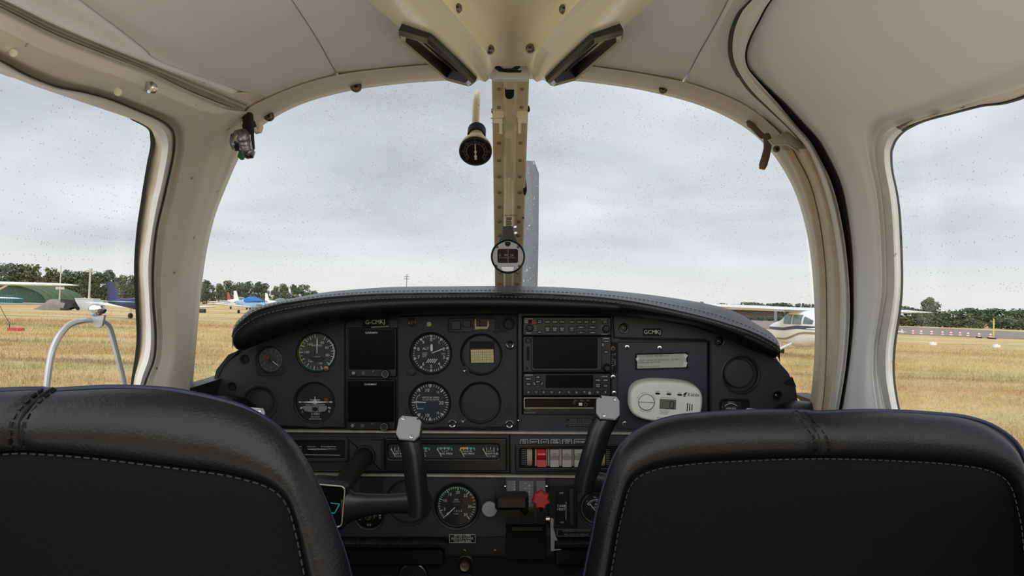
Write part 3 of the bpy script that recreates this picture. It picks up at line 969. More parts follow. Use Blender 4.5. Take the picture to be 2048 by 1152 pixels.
# --- latches at the windscreen's upper corners
d = sh(490, 270, .03).y - .01
hk = thing('foil_wrapped_hook', 'roof hook by the left pillar wrapped in crumpled silver foil', 'hook', P(488, 300, d))
mb = MB(); mb.tube([P(a, b, d - c) for a, b, c in ((496, 232, -.03), (497, 255, 0), (498, 275, .004), (499, 295, .006), (497, 312, .006))], [.0075, .0072, .0068, .0072, .005], 12)
build('shank', mb, M['rubber'], hk)
fp = crom([(472, 298, 0), (472, 284, .008), (478, 271, .012), (487, 272, .014), (491, 286, .014), (494, 302, .013), (499, 309, .012), (502, 296, .012)], 30)
mb = MB(); mb.tube([P(a + R.uniform(-1, 1), b + R.uniform(-1, 1), d - c) for a, b, c in fp], [float(np.interp(i, [0, 5, 15, 24, 29], [.005, .0085, .0085, .0085, .005])) * R.uniform(.86, 1.12) for i in range(30)], 16)
build('foil', mb, M['foil'], hk)
mb = MB(fr(d + .004)); mb.prism([(479, 300), (490, 302), (488, 319), (482, 320), (475, 314)], -2, 2, .5); build('tape', mb, M['green_tape'], hk)
mb = MB(fr(d + .012)); mb.prism([(484, 250), (490, 242), (506, 240), (510, 252), (507, 262), (487, 262)], -12, 2, 1.5); build('socket', mb, M['vdark'], hk)
mb = MB(); mb.tube([P(a, b, d + .006) for a, b in ((509, 258), (514, 263), (519, 262), (521, 256), (520, 246))], .004, 10); build('bent_tab', mb, M['beige'], hk)
d = sh(1530, 290, .02).y - .01
hk = thing('sun_visor_pin', 'bare brown bent pin at the windscreen upper right corner', 'hook', P(1528, 305, d))
mb = MB(); mb.tube([P(a, b, d + c) for a, b, c in ((1497, 243, .012), (1508, 256, .004), (1520, 268, 0), (1527, 274, 0))], .0045, 10); build('arm', mb, M['hook'], hk)
mb = MB(); mb.tube([P(a, b, d - c) for a, b, c in ((1532, 270, 0), (1535, 280, .003), (1535, 296, .005), (1531, 314, .007), (1526, 330, .008), (1524, 338, .008))], [.0055, .0062, .0058, .0062, .0062, .0045], 12); build('pin', mb, M['hook'], hk)
mb = MB(fr(sh(1565, 285, .022).y)); mb.prism([(1538, 279), (1574, 262), (1600, 283), (1626, 306), (1600, 304), (1574, 288), (1546, 289)], -8, 2, 1.5); build('clamp', mb, M['alu'], hk)
screw(hk, 'screw', 1553, 298, sh(1553, 298, .012).y - .004, 7, M['screw'])

# --- air thermometer: dial inside, white probe tube through the windscreen
th = thing('air_thermometer', 'round black air temperature dial with a white probe tube beside the post', 'thermometer', P(951, 310, 1.24))
c = P(951, 302, 1.24); ax = Vector((0.0, 0.74, 0.67)).normalized()
sd = Vector((1, 0, 0)); up2 = sd.cross(ax).normalized() * -1
if up2.z < 0: up2 = -up2
kk = 1.24 / F
def thf(a, b, cc=0.0): return tuple(c + sd * (a * kk) + up2 * (-b * kk) - ax * (cc * kk))
mb = MB(thf); mb.lathe(0, 0, [(15, -58), (16, -50), (19, -40), (25, -28), (31, -14), (33, -4), (32, 2)], 40); build('housing', mb, M['cream_in'], th)
mb = MB(thf); mb.lathe(0, 0, [(32.5, -4), (33, 3), (31, 5), (29, 4), (28.5, 1.8)], 40, False, False); build('bezel', mb, M['black'], th)
mb = MB(thf); mb.lathe(0, 0, [(29, 0), (29, 2.2)], 40); build('dial', mb, M['dial'], th)
mb = MB(thf)
for i in range(0, 37):
    a = math.radians(225 - i * 7.5)
    r0 = 22 if i % 3 else 19
    mb.quadline(r0 * math.cos(a), -r0 * math.sin(a), 24 * math.cos(a), -24 * math.sin(a), .9, 2.4)
mb.arc(0, 0, 18, -45, 225, .9, 2.4)
for i, tx in enumerate(('-60', '-40', '-20', '0', '20', '40', '60')):
    a = math.radians(225 - i * 45); mb.text(tx, 26.5 * math.cos(a), -26.5 * math.sin(a), 3.2, 2.4)
build('scale', mb, M['dim_ink'], th, smooth=0)
mb = MB(thf); mb.quadline(0, 18, 0, -18, 2.2, 4); mb.lathe(0, 0, [(2.6, 2), (2.6, 4.6)], 12); mb.prism([(-3, 8), (3, 8), (2, 18), (-2, 18)], 3.6, 4.2); build('needle', mb, M['white_ink'], th, smooth=0)
mb = MB(); mb.tube([c + ax * .046, c + ax * .066], [.0155, .0155], 20); build('nut', mb, M['rubber'], th)
e1 = P(954, 187, 1.35); e0 = P(950, 275, 1.29)
mb = MB(); mb.tube([c + ax * .06, e0, e0.lerp(e1, .5), e1], [.0068, .0068, .0068, .0066], 20); tb = build('probe_tube', mb, M['cream'], th)
for px, py in ((956, 211), (950, 231)):
    dd = 1.29 + (275 - py) / 88 * .06 - .0075
    mb = MB(fr(dd)); mb.lathe(px, py, [(2.2, -1.5), (2.2, .4)], 10); build('hole', mb, M['hook'], tb)

# --- standby compass on the post
cp = thing('magnetic_compass', 'round black compass with a silver face reading W hanging on the windscreen post', 'compass', P(1016, 548, 1.30))
CD = 1.30; f = fr(CD)
mb = MB(f); mb.lathe(1016, 513, [(27, -50), (33, -30), (34.5, -4), (34.5, 3), (33, 5), (31, 3), (30.5, 0)], 48, True, False); build('case', mb, M['black_gloss'], cp)
mb = MB(f); mb.plate(circ(1016, 514, 31, 48), [rrect(995, 498, 1036, 526, 4), rrect(1001, 532, 1029, 543.5, 1), rrect(1010, 478.5, 1021, 493, 5)], -1, 1.5, .3)
build('face_plate', mb, M['silver_cap'], cp)
mb = MB(f); mb.lathe(1016, 513, [(31, -6), (31, -4)], 40); build('bowl', mb, M['screen'], cp)
mb = MB(f); mb.text('W', 1011.5, 510.5, 5, -3); mb.text('24', 1023.5, 510.5, 5, -3); mb.text('0', 1000, 510.5, 5, -3)
for i in range(12): mb.quadline(999 + i * 2.8, 516.5, 999 + i * 2.8, 514 if i % 2 else 512.8 + 1.5, .8, -3)
build('card', mb, M['bone'], cp, smooth=0)
mb = MB(f); mb.quadline(1016, 499, 1016, 525, 1, -1.5); build('lubber_line', mb, M['dim_ink'], cp, smooth=0)
mb = MB(f); mb.box(1002, 1028, 533, 543, -4, -2.5); mb.lathe(1011, 538.5, [(3.6, -4), (3.6, -1.5)], 14); mb.lathe(1022, 538.5, [(3.6, -4), (3.6, -1.5)], 14); build('adjuster', mb, M['perspex_edge'], cp)
for px, py in ((994.5, 494), (1036.5, 494), (992.5, 532), (1038.5, 532)):
    screw(cp, 'screw', px, py, CD - .001, 2.8, M['screw'])
mb = MB(f); mb.prism([(1006, 452), (1026, 452), (1028, 470), (1034, 482), (998, 482), (1004, 470)], -22, -6, 2); build('bracket', mb, M['panel_right'], cp)
mb = MB(); mb.tube([P(1018, 270, post_d(270) - .024), P(1018, 350, 1.30), P(1017, 452, 1.335)], [.0065, .007, .008], 16); build('arm', mb, M['post'], cp)

# ------------------------------------------------------------------ glareshield
GS_S = [(464, 668), (468, 652), (480, 636), (506, 616), (550, 604), (602, 593), (654, 584), (732, 577), (800, 573.5), (900, 572.5), (1018, 572), (1130, 575), (1240, 583), (1340, 595), (1434, 612), (1480, 628), (1513, 648), (1540, 664), (1556, 682), (1560, 696)]
GS_W = [(465, 674), (471, 658), (485, 642), (512, 623), (553, 610.5), (603, 602), (655, 595.5), (732, 590), (800, 588), (900, 587), (1018, 587), (1130, 591), (1220, 598), (1300, 610.5), (1400, 633), (1457, 649), (1502, 664), (1534, 679), (1553, 691), (1559, 700)]
GS_L = [(467, 692), (475, 699), (488, 700), (515, 690), (545, 679), (589, 666), (641, 652), (732, 638), (800, 631), (900, 627), (1018, 627), (1120, 629), (1220, 632), (1300, 638), (1378, 649), (1423, 663), (1468, 681), (1513, 701), (1545, 716), (1556, 712)]
NG = 140
gS, gW, gL = crom_par(GS_S, NG), crom_par(GS_W, NG), crom_par(GS_L, NG)
gs = thing('glareshield', 'padded black leather coaming with grey stitching over the instrument panel', 'glareshield', P(1015, 628, 1.35))


def g_dep(p, mid, end):
    return end + (mid - end) * max(0.0, 1 - ((p[0] - 1012) / 548) ** 2) ** .8


def gl(w, mid, end, line=None, dz=0.0):
    """Line across the coaming: w 0 crest, 1 welt, 2 lower edge."""
    res = []
    for i in range(NG):
        a = gS[i] * (1 - w) + gW[i] * w if w <= 1 else gW[i] * (2 - w) + gL[i] * (w - 1)
        p = P(a[0], a[1], g_dep(a, mid, end)); p.z += dz
        res.append(p)
    return res


rows = [gl(0, 1.72, 1.37, dz=-.03), gl(0, 1.60, 1.36, dz=-.010), gl(0, 1.50, 1.35, dz=-.002), gl(0, 1.43, 1.34), gl(.3, 1.39, 1.335), gl(.7, 1.345, 1.32), gl(1, 1.315, 1.31)]
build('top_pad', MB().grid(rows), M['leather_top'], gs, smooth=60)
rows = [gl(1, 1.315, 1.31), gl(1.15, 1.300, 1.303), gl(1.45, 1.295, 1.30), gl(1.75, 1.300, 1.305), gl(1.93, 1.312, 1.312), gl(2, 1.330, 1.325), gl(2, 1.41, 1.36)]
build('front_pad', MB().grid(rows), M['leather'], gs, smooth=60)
build('welt', MB().tube(gl(1, 1.3135, 1.309), .0021, 8), M['leather_top'], gs)


def stitches(line, nm, m, step=.0075, ln=.005, r=.0006, par=None):
    pts = [Vector(p) for p in line]
    mb = MB(); acc = 0
    L = crom([tuple(p) for p in pts], max(4, int(sum((pts[i + 1] - pts[i]).length for i in range(len(pts) - 1)) / step)))
    for i in range(len(L) - 1):
        a, b = Vector(L[i]), Vector(L[i + 1])
        mb.tube([a.lerp(b, .15), a.lerp(b, .80)], r, 4)
    o = build(nm, mb, m, par or gs, smooth=0)
    o['kind'] = 'stuff'
    return o


stitches([p + Vector((0, -.0012, .0010)) for p in gl(.66, 1.349, 1.3215)], 'stitching', M['thread_dim'])
stitches([p + Vector((0, -.0015, 0)) for p in gl(1.17, 1.2995, 1.3027)], 'stitching', M['thread'])

# ------------------------------------------------------------------ instrument panel
panel = thing('instrument_panel', 'black instrument panel of grained, metal and plastic sections with chrome strips', 'instrument panel', PF(1000, 1070))
pb = lambda nm, mb, m, par=None, **k: build(nm, mb, m, par or panel, **k)
# back board closing the panel
mb = MB(PF); mb.prism([(424, 830), (426, 788), (440, 738), (470, 703), (500, 680), (560, 650), (700, 620), (900, 605), (1130, 605), (1330, 620), (1440, 645), (1500, 668), (1548, 706), (1575, 745), (1590, 775), (1592, 800), (1612, 830), (1612, 1115), (424, 1115)], -60, -8)
pb('back_board', mb, M['black'])
# left grained cover, with openings
holes = [circ(544, 719, 28), circ(636, 704, 40), circ(632, 804, 41), circ(494, 718, 8, 20), circ(468, 773, 8, 20), circ(523, 804, 35)]
mb = MB(PF)
mb.plate([(424, 826), (425, 788), (431, 762), (443, 736), (460, 718), (478, 708), (500, 698), (545, 676), (600, 658), (660, 644), (692, 640), (692, 853), (585, 851), (470, 846)], holes, 0, 14, 3.5)
pb('left_cover', mb, M['dash'])
holes = [circ(863, 706, 42), circ(861, 804, 42), circ(963, 708, 41.5), circ(961, 804, 41.5), rrect(898, 637, 991, 663, 4), circ(1017, 648, 11, 24)]
mb = MB(PF)
mb.plate([(797, 632), (1031, 627), (1034, 632), (1035, 846), (1028, 853), (797, 853)], holes, 0, 14, 3.5)
pb('right_cover', mb, M['dash'])
for cx, cy, r in ((544, 719, 28), (636, 704, 40), (632, 804, 41), (863, 706, 42), (861, 804, 42), (963, 708, 41.5), (961, 804, 41.5)):
    mb = MB(PF); mb.lathe(cx, cy, [(r + 9, 13.4), (r + 5, 15.5), (r + 1, 15), (r - .8, 11), (r - 1.5, 0)], 48, False, False)
    pb('gauge_collar', mb, M['dash'])
mb = MB(PF)
mb.lathe(523, 804, [(39, 13), (35, 17), (31, 15), (29, 7), (25, 5), (22, 8), (18, 9), (0.1, 9.5)], 48, False, False)
pb('blank_moulding', mb, M['dash'])
for x, y, r in ((494, 718, 8.4), (468, 773, 8.4), (1017, 648, 11.5)):
    mb = MB(PF); mb.lathe(x, y, [(r, 14.2), (r * .84, 12), (r * .72, 4)], 24, False, True); pb('recess_rim', mb, M['dash'])
# shallow swelling under the turn gauge and dimples
mb = MB(PF); mb.tube([PF(x, y, 13) for x, y in ((585, 838), (600, 846), (632, 850), (664, 845), (680, 834))], .004, 8); pb('lower_bulge', mb, M['dash'])
for px, py, r in ((1017, 819, 8), (1026, 672, 3.5), (680, 845, 6)):
    mb = MB(PF); mb.lathe(px, py, [(r, 13), (r * .9, 15.2), (r * .6, 15.4), (r * .3, 13.6)], 18, False, True); pb('dimple', mb, M['dash'])
# warning-lamp slot above the gauges
mb = MB(PF); mb.rr(897, 636, 992, 664, 4, -2, 2); mb.rr(903, 641, 922, 659, 1.5, 2, 8, 1); mb.rr(926, 640, 942, 654, 1, 2, 7, 1); mb.rr(945, 640, 960, 654, 1, 2, 7, 1)
pb('lamp_slot', mb, M['black'])
mb = MB(PF); mb.prism([(949.5, 638), (952.5, 638), (952.5, 653), (974, 653), (976, 648), (975, 640), (978, 642), (979, 650), (975, 658), (950, 659)], 6, 12, .6); pb('lamp_bracket', mb, M['bone'])
# G5 mounting plate
mb = MB(PF); mb.box(692, 797, 640, 858, -8, 5); pb('display_plate', mb, M['black'])
mb = MB(PF); mb.prism([(742, 650), (775, 646), (779, 653), (745, 655)], 6, 8); pb('torn_strip', mb, M['paper'])
# centre and right metal
mb = MB(PF)
mb.plate([(1036, 624), (1232, 624), (1240, 680), (1415, 682), (1415, 862), (1036, 862)], [rrect(1044, 632, 1222, 828, 2)], -6, 3, 1.0)
pb('radio_panel', mb, M['panel_blue'])
mb = MB(PF); mb.box(1040, 1226, 630, 830, -9, -5); pb('radio_rack', mb, M['vdark'])
mb = MB(PF); mb.rr(1234, 683, 1414, 858, 3, 2, 6, 1.5); pb('plain_plate', mb, M['panel_blue'])
# right plastic moulding
mb = MB(PF)
holes = [circ(1478, 748, 35, 48), circ(1436, 682, 6, 20), circ(1551, 790, 6, 20), circ(1246, 656, 6, 20), rrect(1438, 799, 1496, 845, 8)]
mb.plate([(1224, 628), (1300, 634), (1380, 648), (1440, 668), (1500, 696), (1548, 716), (1572, 742), (1588, 772), (1592, 800), (1592, 866), (1417, 866), (1417, 684), (1408, 680), (1226, 676)], holes, -2, 12, 4)
pb('right_moulding', mb, M['panel_right'])
mb = MB(PF); mb.lathe(1478, 748, [(40, 12), (37, 13.5), (34.5, 11), (34, 2), (30, 2)], 48, False, True); pb('vent_socket', mb, M['panel_right'])
mb = MB(PF); mb.lathe(1474, 745, [(29.5, 0), (29.5, 12), (27, 15), (0.1, 15.5)], 48); pb('vent_ball', mb, M['panel_right'])
for px, py in ((1436, 682), (1551, 790), (1246, 656)):
    mb = MB(PF); mb.lathe(px, py, [(11, 11.6), (9.5, 13.2), (7, 12.8), (6, 8), (5.5, 3)], 24, False, True); o = pb('recessed_socket', mb, M['black_gloss'])
    mb = MB(PF); mb.lathe(px, py, [(3, 3), (3, 6), (1, 7)], 10); build('socket_screw', mb, M['screw'], o)
mb = MB(PF); mb.prism([(1562, 765), (1580, 752), (1588, 772), (1570, 768)], 6, 14, 1); pb('corner_notch', mb, M['black_gloss'])
for nm, pts in (('left_side_pad', ((392, 806), (420, 792), (450, 790), (478, 796), (490, 806))), ('right_side_pad', ((1560, 822), (1575, 808), (1595, 802), (1618, 804), (1640, 812)))):
    mb = MB(); mb.tube([P(a, b + 26, 1.34) for a, b in pts], .024, 14, flat=1.6); pb('side_pad', mb, M['leather'])
# black drapes at the outer ends of the coaming
mb = MB(PF); mb.prism([(430, 772), (438, 738), (462, 708), (486, 698), (478, 708), (452, 728), (437, 758)], 4, 16, 1.5); pb('edge_gaiter', mb, M['rubber'])
# chrome strips
def strip(y0, y1, x0, x1):
    mb = MB(PF); mb.prism([(x0, y0), (x1, y1), (x1, y1 + 5), (x0, y0 + 5)], 4, 16, 1.2); pb('chrome_strip', mb, M['alu'])
strip(857, 862.5, 560, 1345)
strip(943, 948, 585, 1200)
# middle sub-panel
mb = MB(PF); mb.prism([(540, 862), (1018, 865), (1018, 944), (560, 941)], -8, 6, 1); pb('sub_panel', mb, M['panel_right'])
mb = MB(PF); mb.plate([(1021, 866), (1345, 869), (1345, 948), (1021, 945)], [rrect(1034, 891, 1230, 938, 3)], -8, 9, 1.5); pb('switch_panel', mb, M['panel_right'])
mb = MB(PF)
mb.plate(rrect(1030, 886, 1234, 942, 5), [rrect(1040, 895, 1222, 933, 2)], 2, 12, 2); mb.box(1036, 1226, 890, 938, -6, 0)
pb('switch_bezel', mb, M['black_gloss'])
# lower panel
mb = MB(PF)
mb.plate([(560, 946), (1345, 951), (1345, 1072), (600, 1072)], [circ(914, 1010, 44), circ(740, 1027, 28), circ(818, 1002, 45), circ(1193, 1014, 34)], -6, 8, 2)
pb('lower_panel', mb, M['panel_right'])
mb = MB(PF); mb.lathe(818, 1002, [(48, 7.5), (46, 10), (44, 8), (42, -4), (0.1, -4)], 48, False, False); pb('blank_hole', mb, M['panel_right'])
for cx, cy, r in ((914, 1010, 44), (1193, 1014, 34), (740, 1027, 28)):
    mb = MB(PF); mb.lathe(cx, cy, [(r + 5, 7.5), (r + 3, 10), (r, 8), (r - 2.5, 0)], 48, False, False); pb('gauge_surround', mb, M['panel_right'])
mb = MB(PF); mb.rr(728, 964, 758, 976, 3, 6, 8); mb.rr(722, 952, 768, 1000, 2, 7, 9, .5); pb('small_cover', mb, M['black'])
# knee roll with ribs, dark underside
for x0, x1 in ((560, 893), (1108, 1345)):
    mb = MB(); mb.tube([PF(x, 1084, 0) for x in np.linspace(x0, x1 - 8, 20)] + [PF(x1, 1090, 0)], .0125, 14, flat=1.6)
    kr = pb('knee_roll', mb, M['leather'])
    for x in np.arange(x0 + 30, x1 - 10, 43):
        mb = MB(); mb.tube([PF(x + dx, 1084, 0) for dx in (-2, 2)], .0131, 14, flat=1.6); build('rib', mb, M['vdark'], kr)
    mb = MB(PF); mb.rr(x0, 1094, x1 - 4, 1130, 8, -20, 8, 4); pb('knee_pad', mb, M['leather'])
mb = MB(PF); mb.box(890, 1112, 1066, 1106, -30, 4); pb('lower_skirt', mb, M['black'])
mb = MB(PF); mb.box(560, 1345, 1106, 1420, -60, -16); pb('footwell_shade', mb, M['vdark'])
for px in (929, 990, 1028, 1070):
    screw(panel, 'skirt_screw', px, 1102, 1.395, 4.5, M['screw'])
# panel fixings
for px, py in ((826, 644), (1020, 689), (906, 845), (1019, 846)):
    bright = py > 650
    mb = MB(PF); mb.lathe(px, py, [(8.5, 13), (8.5, 16), (6.5, 17.5), (4.6, 16.5), (4.4, 13.5)], 24, False, True); o = pb('cup_washer', mb, M['chrome'] if bright else M['screw'])
    mb = MB(PF); mb.lathe(px, py, [(3.6, 12), (3.6, 15.2)], 6); build('hex_socket', mb, M['black'], o)
for px, py in ((930, 739.5), (927, 839.5)):
    mb = MB(PF); mb.lathe(px, py, [(10, 13), (9, 16), (6, 16.4)], 20); o = pb('screw_boss', mb, M['dash'])
    mb = MB(PF); mb.lathe(px, py, [(4.2, 15), (4.2, 18), (2, 20)], 16); build('screw', mb, M['chrome'], o)
mb = MB(PF); mb.prism([(855, 646), (857, 643), (862, 643), (865, 647), (863, 652), (856, 652)], 13, 16, .6); pb('paint_chip', mb, M['bone'])
for px, py, m in ((1254, 694, 'chrome'), (1319, 696, 'chrome'), (1226, 697, 'hook'), (1226, 754, 'chrome'), (1228, 786, 'chrome'), (1249, 847, 'chrome'), (1036.5, 842, 'chrome')):
    screw(panel, 'screw', px, py, 1.40 - 6.5 * 1.4 / F, 5.2 if px > 1100 else 3, M[m])
mb = MB(PF); mb.rr(1220, 684, 1233, 746, 1, 2, 5, .4); o = pb('side_scale', mb, M['vdark'])
mb = MB(PF)
for i in range(9): mb.quadline(1223, 708 + i * 3.7, 1223 + (2 if i % 3 else 4), 708 + i * 3.7, 1.1, 5.2)
mb.text('MIC', 1229, 708, 2.6, 5.2, rot=-90); mb.text('PHONE', 1229, 724, 2.6, 5.2, rot=-90)
build('lettering', mb, M['dim_ink'], o, smooth=0)


# ------------------------------------------------------------------ gauges
def gauge(name, label, cx, cy, r, dial='dial', d0=0.0, cat='gauge', group=None, bezel='black', glass=True):
    g = thing(name, label, cat, PF(cx, cy + r, d0 + 8), group)
    mb = MB(PF); mb.lathe(cx, cy, [(r, d0), (r, d0 + 12), (r - 1.2, d0 + 13.5), (r - 3, d0 + 12.5), (r - 3.6, d0 + 8.8)], 56, True, False); build('bezel', mb, M[bezel], g)
    mb = MB(PF); mb.lathe(cx, cy, [(r - 3, d0 + 3), (r - 3, d0 + 8)], 48); build('dial', mb, M[dial], g)
    if glass:
        mb = MB(PF); mb.lathe(cx, cy, [(r - 2.4, d0 + 10.6), (r - 2.4, d0 + 11.2)], 40); build('cover_glass', mb, M['glass_clear'], g)
    return g


def ticks(mb, cx, cy, angs, r0, r1, w, d):
    for a in angs:
        t = math.radians(a)
        mb.quadline(cx + r0 * math.cos(t), cy - r0 * math.sin(t), cx + r1 * math.cos(t), cy - r1 * math.sin(t), w, d)


def pol(cx, cy, r, a):
    return cx + r * math.cos(math.radians(a)), cy - r * math.sin(math.radians(a))


def needle(g, cx, cy, ang, tip, tail, w, d, m='white_ink', hub=3.0, hubm='black', nm='needle'):
    mb = MB(PF)
    t = math.radians(ang); c, s = math.cos(t), -math.sin(t)
    q = lambda u, v: (cx + u * c - v * s, cy + u * s + v * c)
    mb.prism([q(-tail, -w * .6), q(tip * .75, -w), q(tip, 0), q(tip * .75, w), q(-tail, w * .6)], d, d + .6)
    o = build(nm, mb, M[m], g, smooth=0)
    if hub:
        mb = MB(PF); mb.lathe(cx, cy, [(hub, d - .3), (hub, d + 1.2), (hub * .6, d + 1.6)], 16); build('hub', mb, M[hubm], o)
    return o


# clock
g = gauge('clock', 'small square-cased dark clock with a red hand at the panel left end', 544, 719, 28, 'dial_grey', -2, 'clock')
mb = MB(PF); ticks(mb, 544, 719, range(0, 360, 6), 20.5, 22.5, .6, 6.4); ticks(mb, 544, 719, range(0, 360, 30), 18.5, 22.5, 1, 6.4)
for h in range(12): mb.text(str(h or 12), *pol(544, 719, 15, 90 - 30 * h), 4, 6.4)
build('markings', mb, M['dim_ink'], g, smooth=0)
needle(g, 544, 719, 148, 13, 2, 1.2, 7.2, 'red_ink', 5)
needle(g, 544, 719, -38, 21, 3, .8, 8, 'white_ink', 3)
mb = MB(PF); mb.plate(rrect(517, 691, 573, 750, 10), [circ(544, 719, 27)], 13.5, 16, 1); build('square_case', mb, M['black'], g)

# airspeed
CX, CY = 636, 704
g = gauge('airspeed_indicator', 'round airspeed gauge reading AIRSPEED with grey face and white arc', CX, CY, 40, 'dial_grey', -2)
SPD = {40: 62, 50: 45, 60: 26, 80: -16, 100: -75, 120: -127, 140: -180, 160: -227, 180: -262}
sp = lambda v: float(np.interp(v, list(SPD), list(SPD.values())))
mb = MB(PF)
ticks(mb, CX, CY, [sp(v) for v in range(40, 181, 5)], 30, 34.5, .8, 6.4); ticks(mb, CX, CY, [sp(v) for v in range(40, 181, 10)], 28, 35.5, 1.5, 6.4)
for v in (40, 60, 80, 120, 140, 160): mb.text(str(v), *pol(CX, CY, 21.5, sp(v)), 5.4, 6.4)
mb.text('100', *pol(CX, CY, 23, sp(100)), 4, 6.4)
mb.text('AIRSPEED', CX, CY - 13.5, 3.6, 6.4); mb.text('KNOTS', CX, CY + 9, 2.4, 6.4)
mb.arc(CX, CY, 33.5, sp(100), sp(49), 1.8, 6.3)
build('markings', mb, M['white_ink'], g, smooth=0)
mb = MB(PF); mb.arc(CX, CY, 36, sp(126), sp(55), 1.8, 6.3); build('green_arc', mb, M['green_ink'], g, smooth=0)
mb = MB(PF); mb.arc(CX, CY, 36, sp(160), sp(126), 1.8, 6.3); build('yellow_arc', mb, M['yellow_ink'], g, smooth=0)
mb = MB(PF); mb.prism([pol(CX, CY, 20, a) for a in np.linspace(-30, -150, 14)], 5, 6.5); build('window', mb, M['dial'], g, smooth=0)
needle(g, CX, CY, 89, 32, 2, 1.2, 8, 'white_ink', 0)
mb = MB(PF); mb.lathe(657, 735, [(6.5, 10), (6.5, 18), (5, 20), (2, 20.4)], 14); build('setting_knob', mb, M['screw'], g)

# turn coordinator
CX, CY = 632, 804
g = gauge('turn_coordinator', 'round TURN COORDINATOR gauge with a white aeroplane outline', CX, CY, 41, 'dial', -2)
mb = MB(PF)
mb.prism([(605, 802.4), (628, 801), (636, 801), (659, 802.4), (659, 803.4), (636, 805), (632, 807), (628, 805), (605, 803.4)], 7.5, 8.3)
mb.prism([(622, 798), (642, 798), (642, 799.3), (622, 799.3)], 7.5, 8.3); mb.prism([(631.4, 792), (632.8, 792), (633.2, 804), (631, 804)], 7.5, 8.3)
mb.lathe(632, 802.6, [(4, 7.5), (4, 8.6)], 16)
build('aeroplane_symbol', mb, M['white_ink'], g, smooth=0)
mb = MB(PF)
for x0, x1 in ((599, 604), (660, 666)): mb.quadline(x0, 803, x1, 803, 2.6, 6.4)
mb.quadline(602, 816, 607, 813.5, 2.6, 6.4); mb.quadline(663, 816, 658, 813.5, 2.6, 6.4)
mb.text('TURN COORDINATOR', 632, 809, 2.6, 6.4); mb.text('L', 607, 822, 4.4, 6.4); mb.text('R', 660, 822, 4.4, 6.4)
mb.text('2 MIN', 632, 827, 4.6, 6.4); mb.text('NO PITCH', 632, 833, 2.6, 6.4); mb.text('INFORMATION', 632, 837, 2.6, 6.4)
build('markings', mb, M['white_ink'], g, smooth=0)
mb = MB(PF); mb.prism([(609, 811), (655, 811), (656, 816), (652, 821), (640, 823), (624, 823), (612, 821), (608, 816)], 6, 7.4); build('slip_tube', mb, M['dim_ink'], g, smooth=0)
mb = MB(PF); mb.lathe(632.5, 817, [(4.5, 7), (4.5, 8.6)], 18); mb.box(626.6, 627.6, 811, 823, 7, 8.2); mb.box(637.4, 638.4, 811, 823, 7, 8.2); build('slip_ball', mb, M['ink'], g, smooth=0)
mb = MB(PF); mb.box(651, 657, 796, 801, 6, 6.6); build('warning_flag', mb, M['red_ink'], g, smooth=0)

# altimeter
CX, CY = 863, 706
g = gauge('altimeter', 'round ALT gauge with numerals 0 to 9 and a striped flag', CX, CY, 41, 'dial', -2)
mb = MB(PF)
ticks(mb, CX, CY, np.arange(0, 360, 7.2), 33, 36.5, .9, 6.4); ticks(mb, CX, CY, np.arange(90, 450, 36), 31, 36.5, 1.5, 6.4)
for v in range(10): mb.text(str(v), *pol(CX, CY, 26.5, 90 - 36 * v), 6.6, 6.4)
mb.text('ALT', CX - 11, CY - 9, 5, 6.4); mb.text('100 FEET', CX + 3, CY - 29, 2.2, 6.4)
for i in range(4): mb.quadline(CX - 18, CY - 1 + i * 2.6, CX - 7 - i, CY - 1 + i * 2.6, .6, 6.4)
mb.text('1013', CX + 24, CY + 1, 3, 6.4)
build('markings', mb, M['white_ink'], g, smooth=0)
mb = MB(PF)
for i in range(5): mb.quadline(CX - 10 + i * 4, CY + 19, CX - 4 + i * 4, CY + 11, 1.4, 6.5)
build('striped_flag', mb, M['white_ink'], g, smooth=0)
needle(g, CX, CY, 21, 30, -2, 1.1, 8.6, hub=0); 
mb = MB(PF); mb.prism([(861.5, 690), (864, 687), (866, 690), (866.5, 699), (864, 703), (861.5, 699)], 7.6, 8.2); build('hundreds_needle', mb, M['white_ink'], g, smooth=0)
mb = MB(PF); mb.lathe(825, 741, [(8.5, 10), (8.5, 18), (7, 20), (2, 20.5)], 20); build('setting_knob', mb, M['dash'], g)

# vertical speed
CX, CY = 861, 804
g = gauge('vertical_speed_indicator', 'round VERTICAL SPEED gauge with a slate face and level white needle', CX, CY, 41, 'dial_blue', -2)
mb = MB(PF)
ticks(mb, CX, CY, np.arange(0, 360, 8.6), 32, 36.5, 1, 6.4); ticks(mb, CX, CY, (180, 132, 90, 45, 0, -45, -90, -132), 29.5, 36.5, 1.8, 6.4)
for tx, x, y, s in (('10', -6, -24, 6.4), ('15', 15, -20, 4.2), ('20', 22, 1, 7), ('15', 15, 21, 4.2), ('10', -6, 26, 6.4)): mb.text(tx, CX + x, CY + y, s, 6.4)
mb.text('VERTICAL SPEED', CX + 1, CY - 9.5, 3.4, 6.4, sx=.95); mb.text('100 FEET PER MINUTE', CX + 1, CY - 5, 2.4, 6.4)
mb.text('UP', CX - 22, CY - 14, 2.8, 6.4, rot=30); mb.text('DOWN', CX - 19, CY + 12.5, 2.6, 6.4)
mb.arc(CX + 3, CY, 31, 155, 205, .9, 6.4)
build('markings', mb, M['white_ink'], g, smooth=0)
needle(g, CX, CY, 177, 34, -8, 1.3, 8, hub=0)

